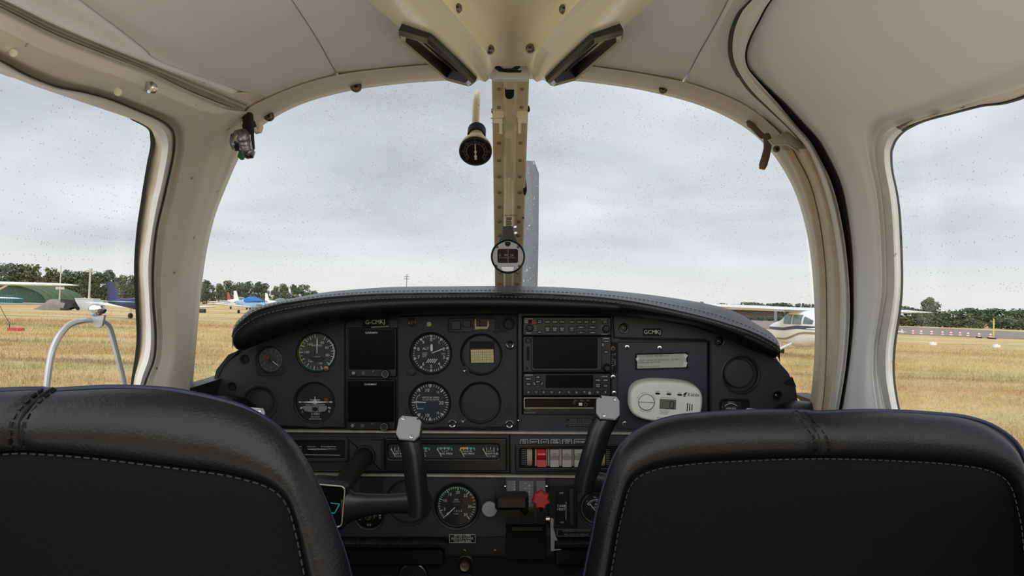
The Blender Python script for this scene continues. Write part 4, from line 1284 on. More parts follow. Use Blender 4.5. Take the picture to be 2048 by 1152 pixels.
# blanks
g = gauge('blanking_disc', 'black blanking disc with a cream figure card stuck on it', 963, 708, 40.5, 'black', -2, 'blanking plate', glass=False)
mb = MB(PF); mb.rr(940, 682, 989, 726, 1, 8, 9.2); build('card_holder', mb, M['vdark'], g, smooth=0)
mb = MB(PF); mb.prism([(941.5, 698.5), (987, 697.5), (988, 724.5), (942.5, 725)], 9, 10); cd = build('correction_card', mb, M['card'], g, smooth=0, label='cream ruled card of figures')
mb = MB(PF)
for i in range(7): mb.quadline(942 + i * 7.6, 698.5, 942.4 + i * 7.6, 724.5, .6, 10.1)
for j in range(6): mb.quadline(942, 698.8 + j * 5.1, 987.6, 698.2 + j * 5.1, .6, 10.1)
for i in range(6):
    for j in range(5): mb.text(('N', '30', '60', 'E', '120', '150', 'S', '210', '240', 'W', '300', '330')[(i + j * 5) % 12], 945.8 + i * 7.6, 701.2 + j * 5.1, 2.2, 10.1)
build('card_print', mb, M['ink'], cd, smooth=0)
mb = MB(PF); mb.box(942, 987, 696.8, 697.8, 9, 10.2); build('tape_edge', mb, M['red_ink'], cd, smooth=0)
g = gauge('blanking_disc', 'plain black blanking disc below the disc with the card', 961, 804, 40.5, 'black', -2, 'blanking plate', glass=False)

# the two square flight displays
def g5(x0, y0, x1, y1, lab):
    g = thing('flight_display', lab, 'display', PF((x0 + x1) / 2, y1, 10), 'square flight displays')
    mb = MB(PF); mb.rr(x0, y0, x1, y1, 3, 2, 17, 1.5); build('case', mb, M['black'], g)
    mb = MB(PF); mb.rr(x0 + 2.5, y0 + 3, x1 - 2.5, y1 - 15, 2, 16.5, 18, .5); build('front_glass', mb, M['screen'], g)
    mb = MB(PF); mb.text('GARMIN', (x0 + x1) / 2 - 1, y0 + 9.5, 3.6, 18.2, sx=1.25, bold=.02); build('lettering', mb, M['white_ink'], g, smooth=0)
    k = MB(PF); cx, cy = x1 - 20.5, y1 - 7; k.lathe(cx, cy, [(8.5, 16), (8.5, 25), (7, 27), (5.5, 26.5), (5, 28)], 28); o = build('knob', k, M['button'], g)
    mb = MB(PF); mb.arc(cx, cy, 6.6, 0, 360, .8, 27.4, 28); build('knob_ring', mb, M['dim_ink'], o, smooth=0)
    mb = MB(PF); mb.lathe(x0 + 12, y1 - 8, [(5.5, 16), (5.5, 19), (4, 20)], 20); o = build('power_button', mb, M['button'], g)
    mb = MB(PF); mb.arc(x0 + 12, y1 - 8, 2.2, 120, 420, .8, 20.3, 16); mb.quadline(x0 + 12, y1 - 11, x0 + 12, y1 - 8, .8, 20.3); build('power_mark', mb, M['white_ink'], o, smooth=0)
    mb = MB(PF); mb.arc(x0 + 31, y1 - 8, 2.4, 0, 360, 1, 17.4, 18); mb.quadline(x0 + 49, y1 - 10, x0 + 52, y1 - 13, 1, 17.4); build('card_slot_marks', mb, M['dim_ink'], g, smooth=0)
    return g
g5(699, 655, 795, 752, 'square dark flight display, upper of the pair, under the G-CMKJ tag')
g5(697, 757, 793, 856, 'square dark flight display, lower of the pair, beside the turn coordinator')

# ------------------------------------------------------------------ radio stack
def unit(name, label, x0, y0, x1, y1, cat='radio'):
    g = thing(name, label, cat, PF((x0 + x1) / 2, y1, 4))
    mb = MB(PF); mb.rr(x0, y0, x1, y1, 2, -40, 9, 1.2); build('case', mb, M['unit'], g)
    return g


def key(g, cx, cy, w, h, tx=None, rot=0, size=2.6, lines=None, d=9):
    mb = MB(PF); mb.rr(cx - w / 2, cy - h / 2, cx + w / 2, cy + h / 2, 1.6, d - 1, d + 3.2, .9, 3, rot); o = build('button', mb, M['button'], g)
    mb = MB(PF)
    lines = lines or [tx]
    for i, l in enumerate(lines): mb.text(l, cx, cy + (i - (len(lines) - 1) / 2) * 3.3, size, d + 3.4, rot=-rot)
    build('lettering', mb, M['white_ink'], o, smooth=0)


g = unit('audio_panel', 'audio selector panel with two rows of small buttons and a red lens', 1046, 634, 1221, 670)
mb = MB(PF); mb.text('GARMIN', 1057.5, 637.5, 2.2, 9.3, sx=1.2); mb.text('GMA 340', 1207, 639.5, 2, 9.3); mb.text('PILOT', 1057, 665.5, 2.4, 9.3); mb.text('COPILOT', 1208, 668, 2.2, 9.3)
for x in (1066, 1199):
    for y in (652, 656, 660): mb.text('VOX', x + 4, y, 1.6, 9.3)
build('lettering', mb, M['white_ink'], g, smooth=0)
mb = MB(PF); mb.box(1049.5, 1055.5, 639.5, 646, 8.5, 10); a = build('marker_lens', mb, M['grey_switch'], g, smooth=0)
mb = MB(PF); mb.text('A', 1052.5, 642.8, 4, 10.2); build('lettering', mb, M['ink'], a, smooth=0)
mb = MB(PF); mb.box(1057, 1063, 639.5, 646, 8.5, 10); build('marker_lens', mb, M['vdark'], g, smooth=0)
mb = MB(PF); mb.box(1064.5, 1071.5, 639.5, 647, 8.5, 10); a = build('marker_lens', mb, M['red_switch'], g, smooth=0, label='red marker lens')
mb = MB(PF); mb.text('M', 1068, 643.2, 4, 10.2); build('lettering', mb, M['ink'], a, smooth=0)
key(g, 1079, 643, 10, 8, lines=['MKR', 'MUTE'], size=1.9)
for x, t in ((1094.5, 'COM1'), (1109, 'COM2'), (1123.5, 'COM3'), (1143, 'NAV1'), (1157.5, 'NAV2'), (1172, 'DME'), (1186.5, 'ADF'), (1208.5, 'TEST')): key(g, x, 643.5, 11, 7, t, size=2.2)
for x, t in ((1094.5, ['COM1', 'MIC']), (1109, ['COM2', 'MIC']), (1123.5, ['COM3', 'MIC']), (1142.5, ['COM', '1/2'])): key(g, x, 658, 11, 13, lines=t, size=2.2)
key(g, 1079, 663.5, 10, 5, 'SENS', size=1.8)
for x, y, t in ((1161, 654, 'SPKR'), (1184, 654, 'PILOT'), (1161, 664.5, 'PA'), (1184, 664.5, 'CREW')): key(g, x, y, 19, 6, t, size=2.2)
for x, y, r in ((1059, 655.5, 7), (1211, 657.5, 7.5)):
    mb = MB(PF); mb.lathe(x, y, [(r, 9), (r, 17), (r - 1.5, 19), (3, 19.5), (3, 21)], 24); build('knob', mb, M['black'], g)

g = unit('navigator', 'large dark navigator screen in the middle of the radio stack', 1046, 672.5, 1221, 743.5, 'display')
mb = MB(PF); mb.plate(rrect(1062, 673.5, 1202, 741, 6), [rrect(1066.5, 676, 1193, 735, 3)], 8, 13, 1.5); build('screen_frame', mb, M['unit'], g)
mb = MB(PF); mb.rr(1066, 675.5, 1193.5, 735.5, 3, 6, 10.5); build('screen', mb, M['screen'], g)
mb = MB(PF); mb.text('GARMIN', 1210.5, 676.5, 2.2, 9.3); build('lettering', mb, M['white_ink'], g, smooth=0)
key(g, 1211, 682, 10, 6, 'HOME', size=2.2); key(g, 1211, 703, 10, 7, 'D>', size=2.8)
mb = MB(PF); mb.lathe(1204, 689, [(2.8, 8), (2.8, 10)], 14); build('photocell', mb, M['dim_ink'], g)
mb = MB(PF); mb.lathe(1212, 734, [(8.5, 8), (8.5, 16), (6.5, 18), (6, 24), (4.5, 25.5)], 26); build('knob', mb, M['black'], g)
mb = MB(PF); mb.lathe(1056, 680, [(5.2, 8), (5.2, 15), (4, 16.5)], 22); build('volume_knob', mb, M['black'], g)
mb = MB(PF); mb.rr(1053, 693, 1059, 720, 1, 8.5, 10.2); build('card_slot', mb, M['vdark'], g)
mb = MB(PF); mb.lathe(1054, 736, [(2.4, 8), (2.4, 9.6)], 14); build('socket_hole', mb, M['vdark'], g)

g = unit('transponder', 'transponder with a blank window above a row of number buttons', 1046, 746, 1220, 790)
mb = MB(PF); mb.text('GARMIN', 1057.5, 749.2, 2.3, 9.3, sx=1.2); mb.text('GTX 328', 1208, 752, 2, 9.3); build('lettering', mb, M['white_ink'], g, smooth=0)
mb = MB(PF); mb.rr(1091, 749, 1185.5, 774.5, 1.5, 8, 9.8, .3); build('window', mb, M['screen'], g)
key(g, 1056.5, 756.5, 13, 6, 'IDENT', size=2.4); key(g, 1056.5, 767, 12, 7, 'VFR', size=2.8); key(g, 1075.5, 753, 10, 6, 'ON', size=2.6); key(g, 1075.5, 762, 10, 6, 'ALT', size=2.6)
key(g, 1068, 766, 10, 5, 'STBY', rot=60, size=2.2); key(g, 1083.5, 766, 10, 5, 'OFF', rot=-60, size=2.2)
key(g, 1194.5, 759, 11, 7, 'FUNC', size=2.4); key(g, 1209.5, 759, 11, 7, 'CRSR', size=2.4); key(g, 1194.5, 770, 11, 8, lines=['START', 'STOP'], size=2); key(g, 1209.5, 770, 11, 7, 'CLR', size=2.4)
for i, x in enumerate((1056.5, 1072, 1087, 1102.5, 1118, 1137, 1152, 1168, 1194, 1209.5)): key(g, x, 783, 11, 8, str(i), size=3.6)
mb = MB(PF); mb.lathe(1178, 784.5, [(3, 8), (3, 10.5)], 14); build('photocell', mb, M['dim_ink'], g)

g = unit('distance_receiver', 'slim receiver with a dark amber window and a white slide switch', 1046, 793, 1220, 828)
mb = MB(PF); mb.plate(rrect(1047.5, 793.5, 1219, 815.5, 1), [rrect(1049.5, 795.5, 1217, 813.5, 1)], 8, 11, .6); build('window_frame', mb, M['alu'], g)
mb = MB(PF); mb.box(1049, 1218, 795, 814, 6, 9.5); build('window', mb, M['amber'], g, smooth=0)
mb = MB(PF)
for x, t in ((1151, 'RMT'), (1163, 'FREQ'), (1175.5, 'GS/T')): mb.text(t, x, 799.8, 2.5, 9.8)
mb.arc(1147.5, 804.5, 2, 0, 360, .5, 9.8); mb.arc(1170, 807.5, 3, 0, 360, .5, 9.8)
mb.text('KN 64', 1055.5, 817.8, 2.2, 9.3); mb.text('BENDIX/KING', 1059, 823.8, 2.6, 9.3)
build('lettering', mb, M['dim_ink'], g, smooth=0)
mb = MB(PF); mb.rr(1156.5, 804, 1163.5, 809.5, .8, 9, 13, .6); build('slide_switch', mb, M['white_ink'], g)


# ------------------------------------------------------------------ placards
def placard(name, label, x0, y0, x1, y1, lines, size, d, board='vdark', ink='white_ink', rot=0.0, border=False, cat='placard', align='CENTER', ldy=None):
    p = thing(name, label, cat, PF((x0 + x1) / 2, y1, d))
    mb = MB(PF); mb.rr(x0, y0, x1, y1, 1.2, d, d + 1.2, .3, 3, rot); build('backing', mb, M[board], p, smooth=0)
    mb = MB(PF)
    n = len(lines); h = ldy or (y1 - y0) / (n + .25)
    cx, cy = (x0 + x1) / 2, (y0 + y1) / 2
    for i, l in enumerate(lines):
        o = (i - (n - 1) / 2) * h
        ax_ = cx if align == 'CENTER' else x0 + 2
        mb.text(l, ax_ - o * math.sin(math.radians(rot)), cy + o + (0 if align == 'CENTER' else -(cx - ax_) * math.sin(math.radians(rot))), size, d + 1.35, rot=-rot, align=align)
    if border:
        for a in ((x0 + 1, y0 + 1, x1 - 1, y0 + 1), (x0 + 1, y1 - 1, x1 - 1, y1 - 1), (x0 + 1, y0 + 1, x0 + 1, y1 - 1), (x1 - 1, y0 + 1, x1 - 1, y1 - 1)): mb.quadline(*a, .7, d + 1.35)
    build('lettering', mb, M[ink], p, smooth=0)
    return p


placard('registration_tag', 'black tag lettered G-CMKJ above the upper flight display', 728, 635, 778, 652, ['G-CMKJ'], 8, 15, rot=-2)
placard('registration_tag', 'black tag lettered GCMKJ without a dash, on the right moulding', 1284, 656, 1320, 671, ['GCMKJ'], 7.6, 13)
placard('strobe_placard', 'small black placard warning to turn off strobes, below the radio stack', 1133, 837, 1187, 853, ['WARNING: TURN OFF STROBE', 'LIGHTS WHEN IN CLOSE PROXIMITY', 'TO THE GROUND OR DURING FLIGHT', 'THROUGH CLOUD, FOG OR HAZE'], 2.2, 3.2, ink='dim_ink')
t = placard('typed_placard', 'torn typewritten paper strip about UTILITY CATEGORY OPERATION', 1273, 708, 1371, 735, ['V.A. 111 KIAS AT 2400 (SEE A.F.M.)', ' ', 'UTILITY CATEGORY OPERATION - NO AFT', 'PASSENGERS ALLOWED.', ' ', 'DEMO X-WIND 17 KTS'], 2.9, 6.4, 'paper', 'ink', -1.6, align='LEFT', ldy=4.2)
mb = MB(PF); mb.rr(1269, 705, 1374, 738, 1, 6, 6.8, 0, 3, -1.6); build('black_mount', mb, M['vdark'], t, smooth=0)
for a in ((1270, 716, 1276, 713, 1277, 719, 1272, 721), (1367, 706, 1374, 710, 1370, 716, 1366, 713), (1366, 722, 1373, 724, 1371, 731, 1365, 733)):
    mb = MB(PF); mb.prism([(a[0], a[1]), (a[2], a[3]), (a[4], a[5]), (a[6], a[7])], 7.4, 8.4); build('torn_edge', mb, M['white_ink'], t, smooth=0)
lp = placard('landing_placard', 'black Landing Checks placard left of the yoke column', 585, 880, 690, 913, ['Landing Checks List'], 3.0, 7, 'black_gloss')
mb = MB(PF)
for i, row in enumerate((('Lights - work', 'Mixture rich', 'Harness Belts/Harness'), ('Fuel pump on', 'Seat backs latched', 'Flaps - set (White Arc)'))):
    for x, tx in zip((588, 617, 644), row): mb.text(tx, x, 891.5 + i * 4.6, 2.3, 8.4, align='LEFT')
mb.quadline(612, 907.5, 682, 908.5, .8, 8.4)
build('check_lettering', mb, M['white_ink'], lp, smooth=0)
mb = MB(PF); mb.plate(rrect(578, 872, 698, 921, 6), [rrect(584, 879, 691, 914, 3)], 5, 12, 1.5); build('frame', mb, M['panel_right'], lp)
placard('power_placard', 'black placard lettered AFTER 5 MIN REDUCE POWER TO 2650 RPM', 899, 1065, 952, 1083, ['AFTER 5 MIN', 'REDUCE POWER', 'TO 2650 RPM'], 4.1, 8.4, border=True)
placard('bus_switch_placard', 'black EMERGENCY BUS SWITCH placard below the carb heat plate', 1113, 1055, 1191, 1070, ['EMERGENCY BUS SWITCH', 'PULL OUT TO OPERATE'], 3.2, 8.4, ink='dim_ink', border=True)

# ------------------------------------------------------------------ hours meter, carbon monoxide alarm
h = thing('hours_meter', 'black HOURS meter low in the right moulding', 'gauge', PF(1467, 845, 6))
mb = MB(PF); mb.rr(1437, 798, 1497, 846, 8, -6, 3, 1); build('case', mb, M['black_gloss'], h)
mb = MB(PF); mb.rr(1441, 802, 1482, 842, 3, 2, 6, 1); build('dial', mb, M['dial'], h)
mb = MB(PF); mb.arc(1460, 822, 16, 40, 140, .9, 6.3); mb.text('HOURS', 1460, 816, 4.2, 6.3); mb.text('QUARTZ', 1460, 803.5, 2, 6.3); mb.text('5', 1442.5, 813, 3, 6.3); mb.text('0 0 4 1 8', 1461, 824, 4.2, 6.3)
build('markings', mb, M['white_ink'], h, smooth=0)

al = thing('carbon_monoxide_alarm', 'ivory oval carbon monoxide alarm reading 0 on the right panel', 'alarm', PF(1326, 841, 8))
AR = 3.0; ac, as_ = math.cos(math.radians(AR)), math.sin(math.radians(AR))
def af(a, b, c=0.0):
    x, y = a - 1326, b - 799.5
    return PF(1326 + x * ac - y * as_, 799.5 + x * as_ + y * ac, c)
def oval(hw, hh, n=3.0, m=72):
    res = []
    for i in range(m):
        t = 2 * math.pi * i / m
        res.append((1326 + hw * math.copysign(abs(math.cos(t)) ** (2 / n), math.cos(t)), 799.5 + hh * math.copysign(abs(math.sin(t)) ** (2 / n), math.sin(t))))
    return res
rows = []
for hw, hh, c in ((72, 40.5, 6), (72, 40.5, 24), (71, 39.5, 29), (68, 36.5, 32.5), (66, 34.5, 33)):
    rows.append([af(a, b + (33 - c) * -.12, c) for a, b in oval(hw, hh)])
mb = MB(); mb.grid(rows, close_u=True); mb.add(rows[-1], [tuple(range(72))]); build('case', mb, M['alarm'], al)
mb = MB(af); mb.lathe(1287, 801.5, [(15.3, 32), (15.3, 34.5), (14, 35.5), (.1, 36)], 36); bt = build('test_button', mb, M['alarm'], al)
mb = MB(af); mb.arc(1287, 801.5, 15.6, 0, 360, 1, 34.8, 40); mb.quadline(1272, 801.5, 1302, 801.5, .9, 36.4); build('button_outline', mb, M['ink'], bt, smooth=0)
mb = MB(af); mb.rr(1313, 793.5, 1345, 813, 1.2, 32.6, 33.8, .2); lc = build('number_window', mb, M['lcd'], al)
mb = MB(af); mb.arc(1337.5, 803.5, 0.1, 0, 1, .1, 34)
for a in ((1334, 797.5, 1340, 797.5), (1334, 810, 1340, 810), (1333.6, 798, 1333.2, 803.3), (1333.2, 804, 1332.8, 809.6), (1340.6, 798, 1340.3, 803.3), (1340.3, 804, 1340, 809.6)): mb.quadline(*a, 1.6, 34.1)
build('digit', mb, M['ink'], lc, smooth=0)
for x in (1308, 1330, 1351):
    mb = MB(af); mb.prism([(x + 5 * math.cos(t), 783.5 + 2 * math.sin(t)) for t in np.linspace(0, 6.283, 17)[:-1]], 32.8, 34); build('lamp_slot', mb, M['ink'], al, smooth=0)
for i, x in enumerate((1365, 1369.5, 1374)):
    mb = MB(af)
    pts = [(x + 2.4 - .05 * (v ** 2) * .12, 807 + v) for v in np.linspace(-8 + i, 8 - i, 9)]
    for a, b in zip(pts, pts[1:]): mb.quadline(*a, *b, 1.8, 33.6)
    build('sound_slot', mb, M['ink'], al, smooth=0)
mb = MB(af)
mb.text('Kidde', 1378, 782.5, 6.8, 33.4, bold=.01); mb.text('Carbon Monoxide Alarm', 1329, 790.8, 2.2, 33.4); mb.text('Alarm', 1308, 779.2, 2.2, 33.4); mb.text('Operate', 1330, 779.2, 2.2, 33.4); mb.text('Fault', 1351, 779.2, 2.2, 33.4)
mb.text('MODEL: K5DCO', 1325, 831, 3.0, 33.4)
for i, tx in enumerate(('Move to fresh air', 'Call fire service', 'See user guide')): mb.text(tx, 1314, 816.5 + i * 2.9, 1.9, 33.4, align='LEFT')
for i, ch in enumerate('TEST WEEKLY / RESET'):
    a = 160 - i * 7.8; mb.text(ch, *pol(1287, 801.5, 19, a), 2.2, 33.4, rot=a - 90)
for i, ch in enumerate('PEAK LEVEL'):
    a = 235 + i * 7.8; mb.text(ch, *pol(1287, 801.5, 19.5, a), 2.2, 33.4, rot=a + 90)
mb.prism([(1357.5, 785), (1360, 780), (1366, 777), (1364.5, 780), (1363, 784), (1360, 784.5)], 33.2, 33.6); mb.prism([(1358, 788), (1360, 785.5), (1364, 784.8), (1361.5, 787)], 33.2, 33.6)
build('lettering', mb, M['ink'], al, smooth=0)

# ------------------------------------------------------------------ yoke column housing, engine gauges, switches
mb = MB(PF)
mb.rr(698, 872, 770, 941, 3, 2, 18, 5)
hs = pb('column_housing', mb, M['panel_right'])
mb = MB(PF); mb.lathe(733, 908, [(22, 17), (21, 22), (17, 23), (15.5, 19)], 32, False, True); build('column_bush', mb, M['rubber'], hs)

eg = thing('engine_gauge_cluster', 'row of small fuel, oil and temperature gauges in one black strip', 'gauge cluster', PF(890, 920, 6))
mb = MB(PF); mb.plate(rrect(772, 874, 1014, 940, 4), [rrect(778, 886, 998, 915, 5)], 4, 13, 2.5); build('bezel', mb, M['black_gloss'], eg)
mb = MB(PF); mb.rr(776, 885, 1000, 916, 3, 2, 6); build('backplate', mb, M['dial'], eg)
for i, (cx, l1, l2, nums, band) in enumerate(((798, 'LEFT FUEL', 'U.S GAL', '0 10 17 25', None), (845, 'OIL', 'TEMP', '100 180 245', 'green_ink'), (890, 'FUEL PRESS', None, '0  .5  8', 'green_ink'), (935, 'OIL PRESS', None, '0 25 60 100', 'yellow_ink'), (981, 'RIGHT FUEL', 'U.S GAL', '0 10 17 25', None))):
    mb = MB(PF); mb.rr(cx - 21, 887, cx + 21, 914, 2, 5.5, 6.6); f_ = build('gauge_face', mb, M['dial_blue'], eg, smooth=0)
    mb = MB(PF)
    for k in range(5): mb.quadline(cx - 14 + k * 7, 893 + abs(k - 2) * .7, cx - 15 + k * 7.4, 898 + abs(k - 2) * .7, 1, 6.8)
    mb.text(l1, cx + 3, 906, 3.6, 6.8); mb.text(nums, cx, 901, 2.8, 6.8)
    if l2: mb.text(l2, cx + 3, 911, 3, 6.8)
    build('markings', mb, M['white_ink'], f_, smooth=0)
    if band:
        mb = MB(PF); mb.prism([(cx - 14, 893), (cx + (2 if band == 'yellow_ink' else 12), 893), (cx + (2 if band == 'yellow_ink' else 12), 897), (cx - 14, 897)], 6.5, 6.75); build('colour_band', mb, M[band], f_, smooth=0)
        if band == 'yellow_ink':
            mb = MB(PF); mb.prism([(cx + 2, 893), (cx + 14, 893), (cx + 14, 897), (cx + 2, 897)], 6.5, 6.75); build('colour_band', mb, M['green_ink'], f_, smooth=0)
    mb = MB(PF); mb.quadline(cx - 14, 897, cx - 6, 912, 1.4, 7.6); build('needle', mb, M['card'], f_, smooth=0)

sw = thing('rocker_switch_row', 'row of rocker switches, one red, with boxed labels above', 'switches', PF(1130, 936, 2))
mb = MB(PF); mb.box(1040, 1222, 894, 934, -4, 1); build('backplate', mb, M['vdark'], sw)
for x0, x1, m, t1, t2 in ((1074, 1091.5, 'red_switch', 'MASTER', 'OFF'), (1100, 1117, 'grey_switch', 'OFF', ''), (1124, 1142, 'grey_switch', 'OFF', ''), (1148, 1166, 'grey_switch', 'OFF', ''), (1173, 1190, 'grey_switch', 'OFF', '')):
    cx = (x0 + x1) / 2
    vs = []
    pro = [(897, 2), (897, 9), (904, 14), (908, 14), (918, 9), (931, 13), (931, 2)]
    mb = MB(PF)
    mb.grid([[(x, b, c) for b, c in pro] for x in (x0, x1)]); mb.add([(x0, b, c) for b, c in pro], [tuple(range(7))]); mb.add([(x1, b, c) for b, c in pro], [tuple(range(7))])
    o = build('rocker', mb, M[m], sw, smooth=20, label='red rocker' if m == 'red_switch' else None)
    mb = MB(PF); mb.text(t1, cx, 905.5, 3, 14.3)
    build('lettering', mb, M['white_ink'] if m == 'red_switch' else M['ink'], o, smooth=0)
    mb = MB(PF); mb.box(x0 - 4, x0 - 1, 897, 931, 1, 4); mb.box(x1 + 1, x1 + 3, 897, 931, 1, 4); build('guard', mb, M['alu'], o, smooth=0)
for x in (1059, 1203.5):
    mb = MB(); mb.tube([PF(x - 5, 914, 0), PF(x + 5, 914, 0)], 18 * 1.4 / F, 26, flat=.7); build('thumbwheel', mb, M['bone'], sw)
    mb = MB(PF); s = -1 if x < 1100 else 1
    for i in range(9): mb.quadline(x + s * 13 - 3, 899 + i * 3.6, x + s * 13 + 3, 899 + i * 3.6, 1, 2); mb.quadline(x + s * 9, 899 + i * 3.6, x + s * 9 + 1.6, 899 + i * 3.6, 2, 2)
    build('scale', mb, M['dim_ink'], sw, smooth=0)
for cx, w, ls in ((1048, 15, ['NAV', 'LTS']), (1068.5, 17, ['BATT']), (1089, 14, ['ALT']), (1110.5, 18, ['FUEL', 'PUMP']), (1133.5, 18, ['LAND', 'LTS']), (1160, 25, ['STROBES'])):
    mb = MB(PF)
    pts = rrect(cx - w / 2, 876.5, cx + w / 2, 887.5, 2, 3)
    for a, b in zip(pts, pts[1:] + pts[:1]): mb.quadline(*a, *b, .8, 9.4)
    for i, l in enumerate(ls): mb.text(l, cx, 882 + (i - (len(ls) - 1) / 2) * 4.2, 3.3 if len(ls) > 1 else 3.6, 9.4)
    build('switch_label', mb, M['white_ink'], sw, smooth=0)

# tachometer
CX, CY = 914, 1010
g = gauge('tachometer', 'round RPM gauge with numerals 0 to 35 on the lower panel', CX, CY, 42, 'dial', -6)
TA = {0: 223, 5: 198, 10: 159, 15: 124, 20: 86, 25: 48, 30: -6, 35: -47}
ta = lambda v: float(np.interp(v, list(TA), list(TA.values())))
mb = MB(PF)
ticks(mb, CX, CY, [ta(v) for v in range(0, 36)], 33, 37.5, .9, 2.4); ticks(mb, CX, CY, [ta(v) for v in range(0, 36, 5)], 30, 37.5, 1.6, 2.4)
for v in TA: mb.text(str(v), *pol(CX, CY, 25.5, ta(v)), 5.6, 2.4)
mb.text('RPM', CX - 1, CY - 11, 3.2, 2.4); mb.text('RECORDING', CX - 1, CY - 7, 1.8, 2.4); mb.text('HOURS', CX - 2, CY + 17, 2, 2.4); mb.text('1 0 1 3', CX + 2, CY + 11.5, 4, 2.4)
build('markings', mb, M['white_ink'], g, smooth=0)
mb = MB(PF); mb.arc(CX, CY, 36, ta(26.5), ta(5), 2, 2.3, 40); build('green_arc', mb, M['green_ink'], g, smooth=0)
mb = MB(PF); mb.arc(CX, CY, 36, ta(27.5), ta(26.7), 3.5, 2.3, 4); build('red_line', mb, M['red_ink'], g, smooth=0)
needle(g, CX, CY, 223, 33, 2, 1.1, 3.6, 'white_ink', 4.5)
# ammeter
CX, CY = 1193, 1014
g = gauge('ammeter', 'round ALT AMPERES gauge with a rusty rim by the right yoke', CX, CY, 32, 'dial', -6, bezel='hook')
mb = MB(PF)
ticks(mb, CX, CY + 6, [90 - 55 + i * 9.2 for i in range(13)], 19, 22, .9, 2.4); ticks(mb, CX, CY + 6, (145, 90, 35), 17, 23, 1.4, 2.4); mb.arc(CX, CY + 6, 22, 35, 145, .9, 2.4)
mb.text('0', CX - 19, CY - 12, 3.6, 2.4); mb.text('30', CX - 4, CY - 20, 3.6, 2.4); mb.text('60', CX + 16, CY - 13, 3.6, 2.4); mb.text('ALT', CX + 1, CY - 6, 4, 2.4); mb.text('AMPERES', CX + 1, CY + .5, 3.6, 2.4); mb.text('CHARGE', CX + 2, CY + 17, 2, 2.4)
build('markings', mb, M['white_ink'], g, smooth=0)
needle(g, CX - 3, CY + 6, 128, 20, 2, .9, 3.4, hub=0)

# ignition switch
ig = thing('ignition_switch', 'round steel key switch on the lower panel with no key in it', 'switch', PF(740, 1050, 8))
mb = MB(PF); mb.lathe(740, 1027, [(26, -2), (26, 6), (24, 8), (.1, 8)], 40); build('plate', mb, M['black_gloss'], ig)
mb = MB(PF); mb.lathe(740, 1027, [(15, 7), (15, 14), (13, 18), (10.5, 18.5), (9.5, 15)], 36, False, True); build('ring', mb, M['chrome'], ig)
mb = MB(PF); mb.lathe(740, 1027, [(9, 14), (9, 20), (7, 22)], 28); ky = build('lock_barrel', mb, M['screw'], ig)
mb = MB(PF); mb.rr(738.6, 1021, 741.4, 1032, .6, 21, 22.6, 0, 2, 28); build('key_slot', mb, M['vdark'], ky)
mb = MB(PF)
for i, ch in enumerate('START'): a = 35 - i * 13; mb.text(ch, *pol(740, 1027, 21.5, a), 4.2, 8.3, rot=a - 90)
for ch, a in (('L', 205), ('R', 160), ('B', 262), ('O', 275)): mb.text(ch, *pol(740, 1027, 20.5, a), 3.6, 8.3)
build('lettering', mb, M['white_ink'], ig, smooth=0)

# carb heat
ch = thing('carb_heat_plate', 'black CARB HEAT lever plate right of the red mixture knob', 'lever plate', PF(1121, 1052, 8))
mb = MB(PF); mb.plate(rrect(1096, 966, 1154, 1052, 3), [rrect(1138, 974, 1146, 1044, 3)], 6, 11, 1.2); build('plate', mb, M['black_gloss'], ch)
mb = MB(PF); mb.rr(1110, 978, 1134, 1046, 2, 10, 12, .5); build('scale_plate', mb, M['vdark'], ch)
mb = MB(PF); mb.text('OFF', 1122, 983, 3.4, 12.3); mb.text('CARB', 1122, 1008.5, 4.6, 12.3); mb.text('HEAT', 1122, 1015, 4.6, 12.3); mb.text('ON', 1123, 1041, 3.4, 12.3); mb.quadline(1131, 1000, 1131, 1036, .7, 12.3)
build('lettering', mb, M['white_ink'], ch, smooth=0)
mb = MB(PF); mb.rr(1138.5, 974.5, 1145.5, 1043.5, 3, 0, 2); build('lever_slot', mb, M['vdark'], ch)

# throttle quadrant
tq = thing('throttle_quadrant', 'black throttle quadrant with a T-handle and a red star-shaped mixture knob', 'throttle quadrant', PF(1053, 1072, 20))
mb = MB(PF)
pro = [(951, 4), (951, 26), (1000, 44), (1034, 42), (1052, 30), (1110, 22), (1110, 0)]
mb.grid([[(x, b, c) for b, c in pro] for x in (1012, 1090)]); mb.add([(1012, b, c) for b, c in pro], [tuple(range(7))]); mb.add([(1090, b, c) for b, c in pro], [tuple(range(7))])
build('housing', mb, M['black'], tq, smooth=30)
def qd(b): return float(np.interp(b, [951, 1000, 1034, 1052], [26, 44, 42, 30]))
for x0, x1, m in ((1014, 1031, 'black_gloss'), (1038, 1066, 'black_gloss'), (1072, 1089, 'black_gloss')):
    mb = MB(PF); bs = np.linspace(953, 1034, 12)
    mb.slab([[(x, b, qd(b) + 4) for b in bs] for x in (x0, x1)], [[(x, b, qd(b) - 1) for b in bs] for x in (x0, x1)]); build('face_strip', mb, M[m], tq, smooth=25)
mb = MB(PF)
for i, c in enumerate('MIXTURE'): b = 963 + i * 5.6; mb.text(c, 1058, b, 4.4, qd(b) + 4.4)
for i, c in enumerate('THROT'): b = 956 + i * 4.4; mb.text(c, 1029, b, 3, qd(b) + 4.4)
for i in range(7): b = 958 + i * 9; mb.quadline(1048, b, 1053, b, .8, qd(b) + 4.4)
build('lettering', mb, M['white_ink'], tq, smooth=0)
for x in (1011, 1092):
    mb = MB(); mb.tube([PF(x - 2, 967, 22), PF(x + 2, 967, 22)], .0042, 12); build('pivot_bolt', mb, M['chrome'], tq)
mb = MB(PF); mb.rr(1022, 1040, 1086, 1052, 3, 28, 36, 2); build('lower_lip', mb, M['black_gloss'], tq)
